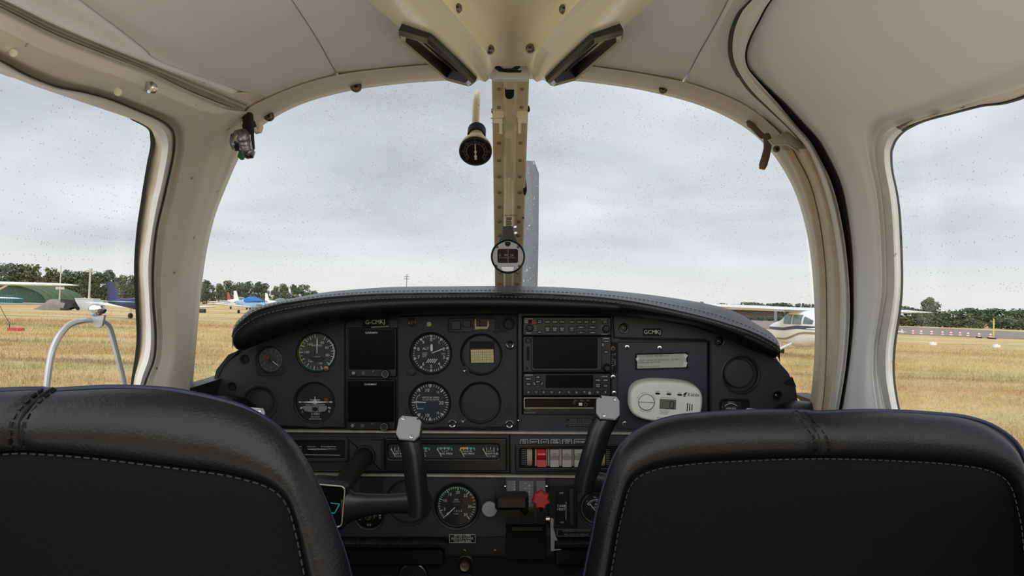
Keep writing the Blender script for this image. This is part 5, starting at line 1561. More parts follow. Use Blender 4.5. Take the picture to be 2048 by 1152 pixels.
# throttle lever with T grip
D0 = 1.40 - 85 * 1.4 / F
mb = MB(); mb.tube([PF(1052, 1012, 30), PF(1050, 1008, 60), P(1030, 1002, D0)], .0045, 10); lv = build('throttle_lever', mb, M['black'], tq)
f = fr(D0); mb = MB(f); mb.rr(990, 985, 1057, 1017, 7, -10, 18, 7, 6); build('t_grip', mb, M['yoke'], lv)
mb = MB(PF); mb.lathe(980, 1010, [(6, 4), (6, 24), (15, 25), (15.5, 27), (14.5, 30), (.1, 30.5)], 36); build('friction_knob', mb, M['silver_cap'], tq)
f = fr(1.40 - 75 * 1.4 / F)
mb = MB(f)
star = [(1082 + (18.5 if i % 2 == 0 else 14.5) * math.cos(math.pi * i / 7 + .3), 999 + (18.5 if i % 2 == 0 else 14.5) * math.sin(math.pi * i / 7 + .3)) for i in range(14)]
mb.prism(star, -10, 9, 3, sl=1); mk = build('mixture_knob', mb, M['red'], tq, label='red star-shaped knob', smooth=20)
mb = MB(); mb.tube([PF(1081, 1016, 36), P(1082, 1000, 1.40 - 66 * 1.4 / F)], .0042, 10); build('mixture_lever', mb, M['black'], tq)
mb = MB(); mb.tube([PF(1090, 1032, 20), PF(1098, 1032, 20)], .0075, 16); build('side_nut', mb, M['chrome'], tq)
mb = MB(PF); mb.prism([(1100, 1030), (1107, 1033), (1105, 1050), (1112, 1070), (1122, 1094), (1101, 1097), (1100, 1060)], 14, 17, .8)
tagp = build('paper_tag', mb, M['silver_cap'], None, label='pale bent tag hanging beside the throttle quadrant', cat='tag')

kn = thing('primer_knob', 'dull grey round knob at the very bottom of the panel centre', 'knob', PF(930, 1142, 0))
mb = MB(PF); mb.lathe(930, 1129, [(16, -20), (16, -10), (13, -8), (12, 6), (10, 9), (6, 8), (.1, 9)], 30); build('knob', mb, M['screw'], kn)
mb = MB(PF); mb.rr(916, 1150, 945, 1180, 5, -20, -6, 2); build('lower_knob', mb, M['black'], kn)
sp_ = thing('cabin_speaker', 'round perforated black speaker half seen at the bottom edge', 'speaker', PF(826, 1180, 0))
mb = MB(PF); mb.lathe(826, 1154, [(28, -16), (28, 0), (26, 3), (22, 2.5), (.1, 5)], 40); build('grille', mb, M['black'], sp_)
mb = MB(PF); mb.lathe(826, 1154, [(28.5, -2), (28.5, 3), (26.5, 4), (25.5, 2)], 40, False, False); build('rim', mb, M['screw'], sp_)
mb = MB(PF)
for r_, n_ in ((6, 6), (12, 12), (18, 18)):
    for i in range(n_): mb.lathe(826 + r_ * math.cos(6.283 * i / n_), 1154 + r_ * math.sin(6.283 * i / n_), [(1.5, 3), (1.5, 5.4)], 6)
hp = build('holes', mb, M['vdark'], sp_, smooth=0); hp['kind'] = 'stuff'


# ------------------------------------------------------------------ control yokes
def yoke(name, label, hx, hy, depth, col_px, turn=5.0, wide=0.0):
    k = depth / F
    C = P(hx, hy, depth)
    y = thing(name, label, 'control yoke', C + Vector((0, 0, -.05)))
    cs, sn = math.cos(math.radians(turn)), math.sin(math.radians(turn))
    def yf(a, b, c=0.0):
        """a right, b up, c towards the seat; metres, turned a little clockwise"""
        return (C.x + a * cs + b * sn, C.y - c, C.z - a * sn + b * cs)
    mb = MB(yf); mb.rr(-.030, -.036, .030, .036, .010, -.018, .012, .006, 6); build('hub', mb, M['yoke'], y)
    mb = MB(yf); mb.plate(rrect(-.026, -.031, .026, .031, .007), [rrect(-.0235, -.0285, .0235, .0285, .006)], .010, .0145, .0008); build('hub_rim', mb, M['chrome'], y)
    mb = MB(yf); mb.rr(-.0235, -.0285, .0235, .0285, .006, .008, .0125); bd = build('badge', mb, M['screen'], y)
    mb = MB(yf)
    for a in ((.006, .004, .019, .004), (.019, .004, .013, -.010), (.013, -.010, .006, -.010)): mb.quadline(a[0], a[1], a[2], a[3], .0016, .0130)
    build('badge_mark', mb, mat('teal_print', lin(60, 160, 170), .5) if 'tp' not in M else M['tp'], bd, smooth=0)
    mb = MB(yf); mb.text('7', .010, -.017, .008, .0130); me_ = build('badge_lettering', mb, M['white_ink'], bd, smooth=0)
    for s in (-1, 1):
        # arm: flattened tube from hub to the foot of the grip
        mb = MB()
        pts = [yf(s * .024, -.002, -.004), yf(s * .040, -.001, -.002), yf(s * .06, .003, 0), yf(s * .09, .007, 0), yf(s * .115, .010, 0), yf(s * .132, .012, 0)]
        mb.tube(pts, [.030, .021, .0165, .0145, .0155, .018], 16, flat=.62)
        build('arm', mb, M['yoke'], y)
        mb = MB()
        e_ = wide if s < 0 else 0.0
        pts = [yf(s * .133, -.006, 0), yf(s * .132, .012, 0), yf(s * (.126 + e_ * .4), .045, .001), yf(s * (.118 + e_ * .8), .085, .003), yf(s * (.110 + e_), .104 - e_ * .6, .000)]
        mb.tube(pts, [.0150, .0165, .0165, .0165, .0168], 20, flat=.98)
        gp = build('grip', mb, M['yoke'], y)
        # slanted silver cap with two screws
        a0, b0 = s * (.1095 + e_), .1215 - e_ * .6
        def cf(u, v, w=0.0):   # plane tipped back towards the pilot
            return yf(a0 + u, b0 + v * .80 + w * .6, .006 - v * .6 + w * .8)
        pts = [(-.0175, -.012), (-.0175, .012), (-.013, .0185), (.010, .0185), (.0175, .011), (.0175, -.012), (.011, -.0205), (-.011, -.0205)]
        if s < 0: pts = [(-u, v) for u, v in reversed(pts)]
        mb = MB(cf); mb.prism(pts, -.022, .0006, .001); build('grip_head', mb, M['yoke'], y)
        mb = MB(cf); mb.prism([(u * .97, v * .97) for u, v in pts], .0002, .004, .0014); cp_ = build('grip_cap', mb, M['silver_cap'], y)
        for u, v in ((-.010 * s, .013), (.006 * s, -.015)):
            mb = MB(cf); mb.lathe(u, v, [(.0026, .003), (.0026, .0050), (.0016, .0054), (.0008, .0048)], 12); build('screw', mb, M['chrome'], cp_)
        mb = MB(cf); mb.lathe(.011 * s, .014, [(.0014, .003), (.0014, .0046)], 10); build('hole', mb, M['vdark'], cp_)
    mb = MB(); e = PF(col_px, 908, 14)
    mb.tube([yf(0, 0, -.016), Vector(yf(0, 0, -.016)).lerp(Vector(e), .5), e], [.0165, .0155, .0150], 24); build('column', mb, M['yoke_worn'], y)
    return y


M['tp'] = mat('teal_print', lin(70, 165, 175), .5)
yoke('control_yoke', 'left black control yoke, its silver-capped right grip in front of the gauges', 657, 1006, 1.12, 733, wide=.012)
yoke('control_yoke', 'right black control yoke, its silver-capped left grip in front of the radios', 1348, 991, 1.12, 1283)
mb = MB(PF); mb.lathe(1283, 908, [(22, 8), (21, 14), (17, 15)], 32, False, True); pb('column_bush', mb, M['rubber'])


# ------------------------------------------------------------------ front seats
def seat(label, depth, cx, outline, seam, tuck, flip):
    """outline / seam: half lines from the top middle down, (sideways pixels, row)."""
    s = thing('pilot_seat', label, 'seat', P(cx, 576, depth) + Vector((0, .12, -.75)), 'front seats')
    n = 90
    o = crom(outline, n); e = crom(seam, n)
    def sq(dx, left):      # the wall side is a little narrower than the aisle side
        if not flip and left: return dx if dx < 60 else 60 + (dx - 60) * .42
        if flip and not left: return dx if dx < 405 else 405 + (dx - 405) * .6
        return dx
    def full(arr): return [(cx - sq(p[0], True), p[1]) for p in arr[::-1]] + [(cx + sq(p[0], False), p[1]) for p in arr[1:]]
    O, E = np.array(full(o)), np.array(full(e))
    cen = np.array([cx, 1250.0])
    def loop(w, d, grow=0.0):
        a = E * (1 - w) + O * w if w >= 0 else E + (cen - E) * (-w)
        res = []
        for p in a:
            dd = depth - d
            tk = math.exp(-((p[0] - cx - tuck(p[1])) / 14) ** 2) * .006 if 0.1 < w < 1.05 else 0
            q = P(p[0], p[1], dd if d <= -.02 else depth)
            res.append(Vector((max(-.515, min(.552, q.x)), dd + tk, q.z + grow)))
        return res
    # roll round the edge
    rows = [loop(0, -.002), loop(.03, .003), loop(.12, .0085), loop(.28, .0125), loop(.5, .0115), loop(.7, .007), loop(.85, .000), loop(.95, -.010), loop(1.0, -.024), loop(1.0, -.045), loop(.96, -.07)]
    build('bolster', MB().grid(rows), M['leather'], s, smooth=70)
    rows = [loop(0, -.002), loop(-.02, .0012), loop(-.08, .003), loop(-.3, .004), loop(-.6, .004), loop(-.97, .004)]
    build('back_panel', MB().grid(rows), M['leather_back'], s, smooth=70)
    rows = [loop(.96, -.07), loop(.7, -.10), loop(.3, -.115), loop(-.3, -.12), loop(-.97, -.12)]
    build('front_cushion', MB().grid(rows), M['leather'], s, smooth=70)
    build('piping', MB().tube(loop(1.004, -.0215), .0026, 8), M['navy'], s)
    st = loop(-.012, .0016)
    stitches(st, 'stitching', M['thread_seat'], .0068, .004, .0006, s)
    # gathered seam over the top: dark line and two puckered stitch rows
    rr_ = [i for i in range(40)]
    top_o = float(o[0][1]); top_e = float(e[0][1])
    for dx, r_, m_ in ((0, .0013, 'vdark'), (-13, .0007, 'leather'), (13, .0007, 'leather')):
        pts = []
        for t in np.linspace(.02, .97, 20):
            py = top_e * (1 - t) + top_o * t
            x = cx + tuck(py) + dx
            w = t
            d = float(np.interp(w, [0, .12, .28, .5, .7, .85, .95, 1], [.002, .0085, .0125, .0115, .007, 0, -.010, -.022]))
            if dx == 0: d -= .0052
            else: d -= .0018
            q = P(x, py, depth)
            pts.append(Vector((q.x, depth - d, q.z)))
        if dx == 0: build('tuck_seam', MB().tube(pts, r_, 6), M[m_], s)
        else: stitches(pts, 'tuck_stitching', M['leather'], .006, .0045, .0012, s)
    # squab and runners below, out of sight from here
    q = P(cx, 576, depth)
    hw = outline[-1][0] * depth / F
    mb = MB(lambda a, b, c=0.0: (q.x + a, depth + .06 + c, b)); mb.rr(-hw * (.92 if flip else .42), -.62, hw * (.85 if flip else .92), -.46, .05, 0, .46, .04, 6); build('squab', mb, M['leather'], s)
    for sx in (-1, 1):
        mb = MB(); mb.box(q.x + sx * hw * .4 - .015, q.x + sx * hw * .4 + .015, depth + .08, depth + .5, -.75, -.60); build('runner', mb, M['black'], s)
    return s


seat('left front seat in black leather, navy piping, its top tuck seam at the frame edge', .58, 45,
     [(0, 780), (55, 782), (110, 779), (170, 776), (235, 777), (300, 782), (355, 792), (405, 804), (450, 820), (495, 846), (530, 876), (558, 915), (580, 955), (605, 1010), (626, 1065), (642, 1110), (655, 1160), (676, 1260), (690, 1400), (692, 1800)],
     [(0, 902), (55, 905), (110, 909), (170, 915), (235, 923), (300, 931), (355, 938), (405, 945), (450, 955), (490, 967), (520, 985), (538, 1010), (548, 1040), (558, 1080), (566, 1120), (575, 1165), (588, 1240), (598, 1300), (600, 1400), (600, 1800)],
     lambda py: (892 - py) * .12 + max(0, 830 - py) * .35, False)
seat('right front seat in black leather with navy piping, stitched tuck seam in full view', .78, 1640,
     [(0, 826), (60, 823.5), (120, 823), (180, 825), (235, 829), (285, 834), (330, 846), (362, 862), (390, 884), (410, 915), (425, 955), (437, 995), (447, 1035), (455, 1080), (464, 1120), (471, 1160), (480, 1230), (486, 1400), (486, 1800)],
     [(0, 913), (60, 914), (120, 916), (180, 919), (235, 922), (285, 927), (325, 933), (352, 942), (372, 953), (385, 970), (393, 992), (400, 1022), (408, 1056), (414, 1090), (420, 1125), (426, 1165), (432, 1230), (436, 1400), (436, 1800)],
     lambda py: (902 - py) * -.25 - max(0, 862 - py) * .45, True)

# ------------------------------------------------------------------ propeller and cowling in front
pr = thing('propeller', 'grey propeller blade seen upright beyond the windscreen, flecked with white wear', 'propeller', P(1058, 830, 3.0))
hub = P(1058, 800, 3.0)
mb = MB()
for sgn in (1, -1):
    rows = []
    for t in np.linspace(0.06, 1, 20):
        z = hub.z + sgn * t * .945
        ch_ = .036 + .020 * math.sin(min(1, t * 1.5) * 1.57) - (.012 * t) - (.02 * max(0, (t - .95) / .05) ** 2)
        tw = math.radians(62 - 38 * t)
        r = []
        for a in np.linspace(0, 2 * math.pi, 14, endpoint=False):
            u, v = ch_ * math.cos(a), .010 * (1.1 - t * .7) * math.sin(a)
            r.append((hub.x + u * math.cos(tw) - v * math.sin(tw), hub.y + u * math.sin(tw) + v * math.cos(tw), z))
        rows.append(r)
    b = MB().grid(rows, close_u=True); b.add(rows[-1], [tuple(range(14))])
    build('blade', b, M['blade'], pr)
rows = []
for yy, rr0 in ((-.09, .12), (-.03, .125), (.04, .115), (.12, .085), (.18, .045), (.205, .006)):
    rows.append([(hub.x + rr0 * math.cos(a), hub.y + yy, hub.z + rr0 * math.sin(a)) for a in np.linspace(0, 2 * math.pi, 24, endpoint=False)])
build('spinner', MB().grid(rows, close_u=True), M['white_door'], pr)
rows = []
for yy, hw, zt, zb_ in ((1.78, .50, -.045, -.80), (2.1, .48, -.12, -.82), (2.4, .43, -.20, -.83), (2.7, .34, -.28, -.80), (2.88, .24, -.33, -.70)):
    rows.append([(hub.x * (yy - 1.7) / 1.3 + hw * math.copysign(abs(math.cos(a)) ** .6, math.cos(a)), yy, (zt + zb_) / 2 + (zt - zb_) / 2 * math.copysign(abs(math.sin(a)) ** .6, math.sin(a))) for a in np.linspace(0, 2 * math.pi, 32, endpoint=False)])
cw = MB().grid(rows, close_u=True); cw.add(rows[-1], [tuple(range(32))])
af_ = thing('own_airframe', 'white nose cowling of this aircraft, with unseen low wings added to bounce daylight inside', 'airframe', P(1058, 900, 2.2))
build('engine_cowling', cw, M['white_door'], af_)
for s_ in (-1, 1):  # unseen wings, added so their white tops bounce daylight into the cabin
    rows = []
    for x in np.linspace(.56, 4.6, 10):
        z0 = -.80 + (x - .56) * .12
        rows.append([(s_ * x, yy, z0 + dz) for yy, dz in ((1.32, -.02), (1.26, .05), (1.0, .11), (.6, .12), (.1, .07), (-.35, 0), (.1, -.05), (.8, -.10), (1.2, -.08))])
    w_ = MB().grid(rows, close_u=True); w_.add(rows[-1], [tuple(range(9))]); w_.add(rows[0], [tuple(range(9))])
    build('wing', w_, M['white_door'], af_, smooth=50)

# ------------------------------------------------------------------ the airfield
OUT[0] = True


def ground_mat():
    m = bpy.data.materials.new('dry_grassland'); m.use_nodes = True
    nt = m.node_tree; N, L = nt.nodes.new, nt.links.new
    b = nt.nodes['Principled BSDF']; b.inputs['Roughness'].default_value = 0.95; b.inputs['Specular IOR Level'].default_value = 0.1
    tc = N('ShaderNodeTexCoord')
    def nz(sx, sy, scale, det):
        mp = N('ShaderNodeMapping'); mp.inputs['Scale'].default_value = (sx, sy, 1); L(tc.outputs['Object'], mp.inputs[0])
        n = N('ShaderNodeTexNoise'); n.inputs['Scale'].default_value = scale; n.inputs['Detail'].default_value = det; n.inputs['Roughness'].default_value = .65
        L(mp.outputs[0], n.inputs['Vector']); return n
    def mix(a, bcol, fac, lo, hi, mx=1.0):
        mr = N('ShaderNodeMapRange'); mr.inputs['From Min'].default_value = lo; mr.inputs['From Max'].default_value = hi; mr.inputs['To Max'].default_value = mx
        L(fac.outputs['Fac'], mr.inputs['Value'])
        x = N('ShaderNodeMix'); x.data_type = 'RGBA'; L(mr.outputs[0], x.inputs['Factor'])
        if isinstance(a, tuple): x.inputs[6].default_value = a
        else: L(a, x.inputs[6])
        x.inputs[7].default_value = bcol; return x.outputs[2]
    c = mix(lin(236, 208, 156), lin(226, 206, 154), nz(1, 1, .35, 5), .4, .62)
    c = mix(c, lin(204, 196, 140), nz(.35, 1.0, .22, 4), .48, .62, .8)
    c = mix(c, lin(214, 172, 124), nz(.12, .9, .17, 4), .47, .63, .85)
    c = mix(c, lin(164, 130, 96), nz(.10, 1.0, .35, 5), .55, .66, .8)
    c = mix(c, lin(190, 162, 114), nz(1, 1, 4.5, 5), .48, .72, .7)
    L(c, b.inputs['Base Color'])
    n = nz(1, 1, 9, 6); bp = N('ShaderNodeBump'); bp.inputs['Strength'].default_value = .9; bp.inputs['Distance'].default_value = .12
    L(n.outputs['Fac'], bp.inputs['Height']); L(bp.outputs[0], b.inputs['Normal'])
    return m


M['ground'] = ground_mat()
xs = np.concatenate([-np.geomspace(900, 3, 60), np.geomspace(3, 900, 60)]); ys = np.concatenate([[-900, -300, -80, -20], np.geomspace(1, 1500, 90)])
rows = [[(x, y, (.07 * mnoise.noise((x * .30, y * .30, 3)) + .04 * mnoise.noise((x * .9, y * .9, 8))) * (1 if abs(x) < 90 and 3 < y < 130 else 0)) for x in xs] for y in ys]
gr = build('ground', MB().grid(rows), M['ground'], kind='structure', smooth=60, loc=(0, 0, 0))
# short dry grass, thinning with distance
rg = np.random.RandomState(3)
def sector(n, a0, a1, r0, r1):
    a = np.radians(rg.uniform(a0, a1, n)); r = np.exp(rg.uniform(math.log(r0), math.log(r1), n))
    return np.stack([r * np.sin(a), r * np.cos(a)], 1)
pts = np.vstack([sector(42000, 18, 37, 6.5, 55), sector(42000, -37, -20, 6.5, 55), sector(9000, -20, 18, 30, 70)])
n = len(pts); rr0 = np.hypot(pts[:, 0], pts[:, 1])
h = rg.uniform(.035, .085, n) * (1 + rr0 / 60); w = .006 + rr0 * .00055
th_ = rg.uniform(0, 6.283, n); lean = rg.uniform(-.05, .05, (n, 2))
V = np.zeros((n, 3, 3))
V[:, 0, 0] = pts[:, 0] - w * np.cos(th_); V[:, 0, 1] = pts[:, 1] - w * np.sin(th_); V[:, 1, 0] = pts[:, 0] + w * np.cos(th_); V[:, 1, 1] = pts[:, 1] + w * np.sin(th_)
V[:, 2, :2] = pts + lean; V[:, 2, 2] = h; V[:, :2, 2] = -.06
me = bpy.data.meshes.new('grass'); me.from_pydata(V.reshape(-1, 3).tolist(), [], np.arange(n * 3).reshape(-1, 3).tolist()); me.materials.append(M['ground'])
go = bpy.data.objects.new('grass', me); COL.objects.link(go); WL[go] = Vector((0, 0, 0))
tag(go, 'short dry straw-coloured grass of the airfield', 'grass', kind='stuff')

M['asphalt'] = mat('grey_asphalt', lin(150, 138, 128), .9, var=.6, vscale=.12, col2=lin(126, 112, 104))
M['concrete'] = mat('pale_concrete', lin(178, 176, 170), .9, var=.5, vscale=.2)
def strip_out(nm, top, bot, m, z):
    mb = MB(); A = [G(*p) for p in top]; B = [G(*p) for p in bot]
    for p in A + B: p.z = z
    A2 = [p - Vector((0, 0, z + .3)) for p in A]; B2 = [p - Vector((0, 0, z + .3)) for p in B]
    mb.slab([A, B], [A2, B2]); return build(nm, mb, m, kind='structure')
strip_out('path_1', [(1450, 638), (1800, 654), (2300, 677)], [(1450, 655), (1800, 669), (2300, 690)], M['asphalt'], .13)
strip_out('path_2', [(-400, 596), (0, 604), (200, 607)], [(-400, 602), (0, 609), (200, 610.5)], M['concrete'], .13)

# --- trees
M['bark'] = mat('bark', lin(84, 72, 60), .9)
LEAF = [mat('leaf_dark_green', lin(84, 96, 74), .8, var=.9, vscale=.9, col2=lin(112, 120, 90), spec=.2), mat('leaf_olive', lin(102, 106, 78), .8, var=.9, vscale=.9, col2=lin(128, 126, 94), spec=.2), mat('leaf_grey_green', lin(96, 106, 92), .8, var=.9, vscale=.9, col2=lin(122, 128, 106), spec=.2)]  # leaf greens raised and greyed, distance haze put into the colour


def crown_mesh(seed, tall, wide, n, base):
    r = random.Random(seed); mb = MB()
    blobs = []
    for i in range(11):
        a = r.uniform(0, 6.283); q = r.uniform(0, .34) * wide; z = r.uniform(base + .16, .86) * tall
        fall = 1 - .55 * abs((z / tall - .55))
        blobs.append((Vector((q * math.cos(a) * fall, q * math.sin(a) * fall, z)), r.uniform(.17, .27) * wide))
    blobs.append((Vector((0, 0, tall * .84)), .2 * wide))
    for c, rad in blobs:
        for _ in range(n // len(blobs)):
            d = Vector((r.gauss(0, 1), r.gauss(0, 1), r.gauss(0, .85))).normalized()
            p = c + d * rad * r.uniform(.55, 1.0)
            p.z = min(p.z, tall)
            s = r.uniform(.09, .20) * wide * .42
            u = Vector((r.gauss(0, 1), r.gauss(0, 1), r.gauss(0, 1))).normalized(); v = u.cross(d)
            if v.length < .1: continue
            v.normalize(); v = (v + d * .4).normalized()
            mb.add([p - u * s * .5, p + v * s * .9, p + u * s * .5, p - v * s * .5], [(0, 1, 2, 3)])
    return mb


def tree_proto(nm, seed, tall, wide, n, leaf, base, label, group):
    t = thing(nm, label, 'tree', (0, 0, 0), group)
    build('crown', crown_mesh(seed, tall, wide, n, base), leaf, t, smooth=0)
    mb = MB(); mb.tube([(0, 0, -.1), (.05, .03, tall * .35), (-.04, .02, tall * .75)], [.03 * tall, .022 * tall, .01 * tall], 7); build('trunk', mb, M['bark'], t)
    return t


def place_tree(proto, used, px, dist, base_z, height, ref, label=None):
    """Stand a copy of the tree on the airfield, scaled to its height."""
    p = W(px, 600, dist)
    o = proto if not used else copy_tree(proto, (0, 0, 0))
    s = height / ref
    o.location = (p.x, p.y, base_z); o.rotation_euler = (0, 0, R.uniform(0, 6.28)); o.scale = (s * R.uniform(.9, 1.2), s * R.uniform(.9, 1.2), s)
    if label: o['label'] = label
    return o


def row_of_trees(protos, xs_top, dist_f, step_m, jitter, kx=1.0):
    used = set()
    px = xs_top[0][0]
    while px < xs_top[-1][0]:
        dist = dist_f(px) + R.uniform(0, jitter)
        ytop = float(np.interp(px, [a for a, _ in xs_top], [b for _, b in xs_top])) + R.uniform(-3, 6)
        u = (px - 1024) / F; hor = 576 - (-.0237 - .0314 * u) * F
        hgt = EYE + (hor - ytop) * dist / F
        k = R.randrange(len(protos))
        o = place_tree(protos[k], k in used, px, dist, 0, max(1.2, hgt), 6.0); o.scale.x *= kx; o.scale.y *= kx
        used.add(k)
        px += step_m / dist * F * R.uniform(.75, 1.25)
    for i, pr_ in enumerate(protos):
        if i not in used:
            place_tree(pr_, False, xs_top[0][0], dist_f(xs_top[0][0]), 0, 4, 6.0)


gl_ = 'trees beyond the left side of the field'
pl_ = [tree_proto('woodland_tree', 11 + i, 6.0, 4.6, 1300, LEAF[i % 3], .08, 'dense dark green tree in the wood left of the glareshield', gl_) for i in range(4)]
row_of_trees(pl_, [(-260, 512), (0, 520), (60, 523), (100, 531), (150, 535), (178, 532), (222, 545), (272, 550), (330, 555), (400, 558), (500, 562), (600, 568), (632, 578)], lambda p: float(np.interp(p, [-260, 0, 300, 640], [112, 118, 150, 205])), 2.3, 8)
pl2 = [tree_proto('woodland_tree', 31 + i, 6.0, 4.6, 1300, LEAF[(i + 1) % 3], .0, 'lower tree filling the wood front left of the glareshield', 'understorey of the left wood') for i in range(3)]
row_of_trees(pl2, [(-260, 552), (0, 555), (270, 568), (400, 576), (640, 588)], lambda p: float(np.interp(p, [-260, 0, 300, 640], [108, 114, 145, 198])), 2.6, 3)
pr_ = [tree_proto('heath_tree', 51 + i, 6.0, 6.0, 1100, LEAF[i % 3], .0, 'low dark tree in the far line on the right of the field', 'far trees on the right of the field') for i in range(4)]
row_of_trees(pr_, [(1360, 604), (1440, 607), (1540, 606), (1640, 611), (1799, 614), (1835, 619), (1900, 621), (1970, 619), (2050, 617), (2220, 618)], lambda p: float(np.interp(p, [1360, 2220], [215, 190])), 3.2, 8, 1.7)
pb_ = [tree_proto('scrub_bush', 71 + i, 6.0, 9.0, 900, LEAF[(i + 1) % 3], .0, 'olive scrub bush in the line behind the runway on the right', 'scrub behind the runway') for i in range(3)]
row_of_trees(pb_, [(1360, 628), (1640, 634), (1799, 636), (1900, 637), (2050, 640), (2220, 646)], lambda p: float(np.interp(p, [1360, 2220], [178, 165])), 2.3, 4, 1.7)
tt = tree_proto('lone_tree', 91, 6.0, 4.4, 2200, LEAF[2], .1, 'tall lone grey-green tree rising above the far scrub on the right', None)
place_tree(tt, False, 1860, 180, 0, 1.75 + (638 - 594) * 180 / F, 6.0); tt.scale.x *= 1.0

# --- parked aircraft
M['ac_white'] = mat('aircraft_white', lin(238, 240, 242), .35)
M['ac_blue'] = mat('aircraft_navy', lin(62, 66, 120), .4)
M['ac_stripe'] = mat('stripe_navy', lin(52, 54, 88), .4)
M['ac_tan'] = mat('stripe_tan', lin(150, 136, 116), .5)
M['ac_red'] = mat('aircraft_red', lin(176, 72, 80), .4)
M['ac_ltblue'] = mat('aircraft_pale_blue', lin(150, 190, 220), .4)
M['cover_blue'] = mat('blue_cover', lin(40, 120, 200), .7, var=.5, vscale=3, col2=lin(30, 92, 170), bump=.4, bscale=6)
M['ac_glass'] = mat('aircraft_window', lin(112, 130, 138), .1, var=.6, vscale=2, col2=lin(70, 84, 90))
M['tyre'] = mat('tyre', lin(44, 44, 46), .8)


def sect(w, h, n, m=24):
    return [(w * math.copysign(abs(math.cos(t)) ** (2 / n), math.cos(t)), h * math.copysign(abs(math.sin(t)) ** (2 / n), math.sin(t))) for t in [2 * math.pi * i / m for i in range(m)]]


def place(loc, head):
    """Frame of a parked machine: x forward, y left, z up; head in degrees clockwise from straight ahead (world +Y)."""
    a = math.radians(head); fx, fy = math.sin(a), math.cos(a)
    return lambda x, y, z: (loc[0] + x * fx - y * fy, loc[1] + x * fy + y * fx, loc[2] + z)


def wing_mesh(fn, x0, chord, tip_chord, half, z0, z1, th=.11, sweep=0.0, up=None):
    mb = MB(fn); rows = []
    foil = [(0, 0), (.08, .5), (.3, .62), (.65, .4), (1, 0), (.65, -.16), (.3, -.36), (.08, -.38)]
    for t in np.linspace(-1, 1, 15):
        a = abs(t); c = chord + (tip_chord - chord) * a; z = z0 + (z1 - z0) * a
        k = 1.0 if a < .97 else .45
        if up: rows.append([(x0 - sweep * a - f[0] * c, t * half, z + f[1] * c * th * k) for f in foil])
        else: rows.append([(x0 - sweep * a - f[0] * c, t * half, z + f[1] * c * th * k) for f in foil])
    mb.grid(rows, close_u=True); mb.add(rows[0], [tuple(range(8))]); mb.add(rows[-1], [tuple(range(8))])
    return mb


def fin_mesh(fn, x0, x1, x2, x3, z0, z1, th=.05):
    mb = MB(fn)
    a = [(x0, z0), (x1, z1), (x2, z1), (x3, z0)]
    mb.add([(x, s * th * (.4 if z == z1 else 1), z) for s in (-1, 1) for x, z in a], [(0, 1, 2, 3), (7, 6, 5, 4), (0, 4, 5, 1), (1, 5, 6, 2), (2, 6, 7, 3), (3, 7, 4, 0)])
    return mb


def wheel(fn, x, y, r, parent, fairing=None, leg=None, legr=.05):
    mb = MB(fn); 
    n = 18; rows = []
    for yy, rr_ in ((-.07, r * .7), (-.07, r * .93), (0, r), (.07, r * .93), (.07, r * .7)):
        rows.append([(x + rr_ * math.cos(2 * math.pi * i / n), y + yy, r + rr_ * math.sin(2 * math.pi * i / n)) for i in range(n)])
    mb.grid(rows, close_u=True); mb.add(rows[0], [tuple(range(n))]); mb.add(rows[-1], [tuple(range(n))])
    wh = build('wheel', mb, M['tyre'], parent)
    if leg:
        pts = [Vector(fn(*p)) for p in leg]
        mb = MB(); mb.tube(pts, legr, 8); build('gear_leg', mb, M['ac_white'], parent)


def fus_side(stations, x, z, n):
    xs_ = [s[0] for s in stations][::-1]
    w = float(np.interp(x, xs_, [s[1] for s in stations][::-1])); h = float(np.interp(x, xs_, [s[2] for s in stations][::-1])); zc = float(np.interp(x, xs_, [s[3] for s in stations][::-1]))
    q = max(0.02, 1 - min(.98, abs((z - zc) / h)) ** n)
    return w * q ** (1 / n)


def side_patch(fn, stations, n, side, xs_, z0f, z1f, off=.012, k=6):
    mb = MB(fn); rows = []; rows2 = []
    for x in xs_:
        a, b = z0f(x), z1f(x)
        rows.append([(x, side * (fus_side(stations, x, a + (b - a) * i / k, n) + off), a + (b - a) * i / k) for i in range(k + 1)])
        rows2.append([(x, side * (fus_side(stations, x, a + (b - a) * i / k, n) - .03), a + (b - a) * i / k) for i in range(k + 1)])
    return mb.slab(rows, rows2)


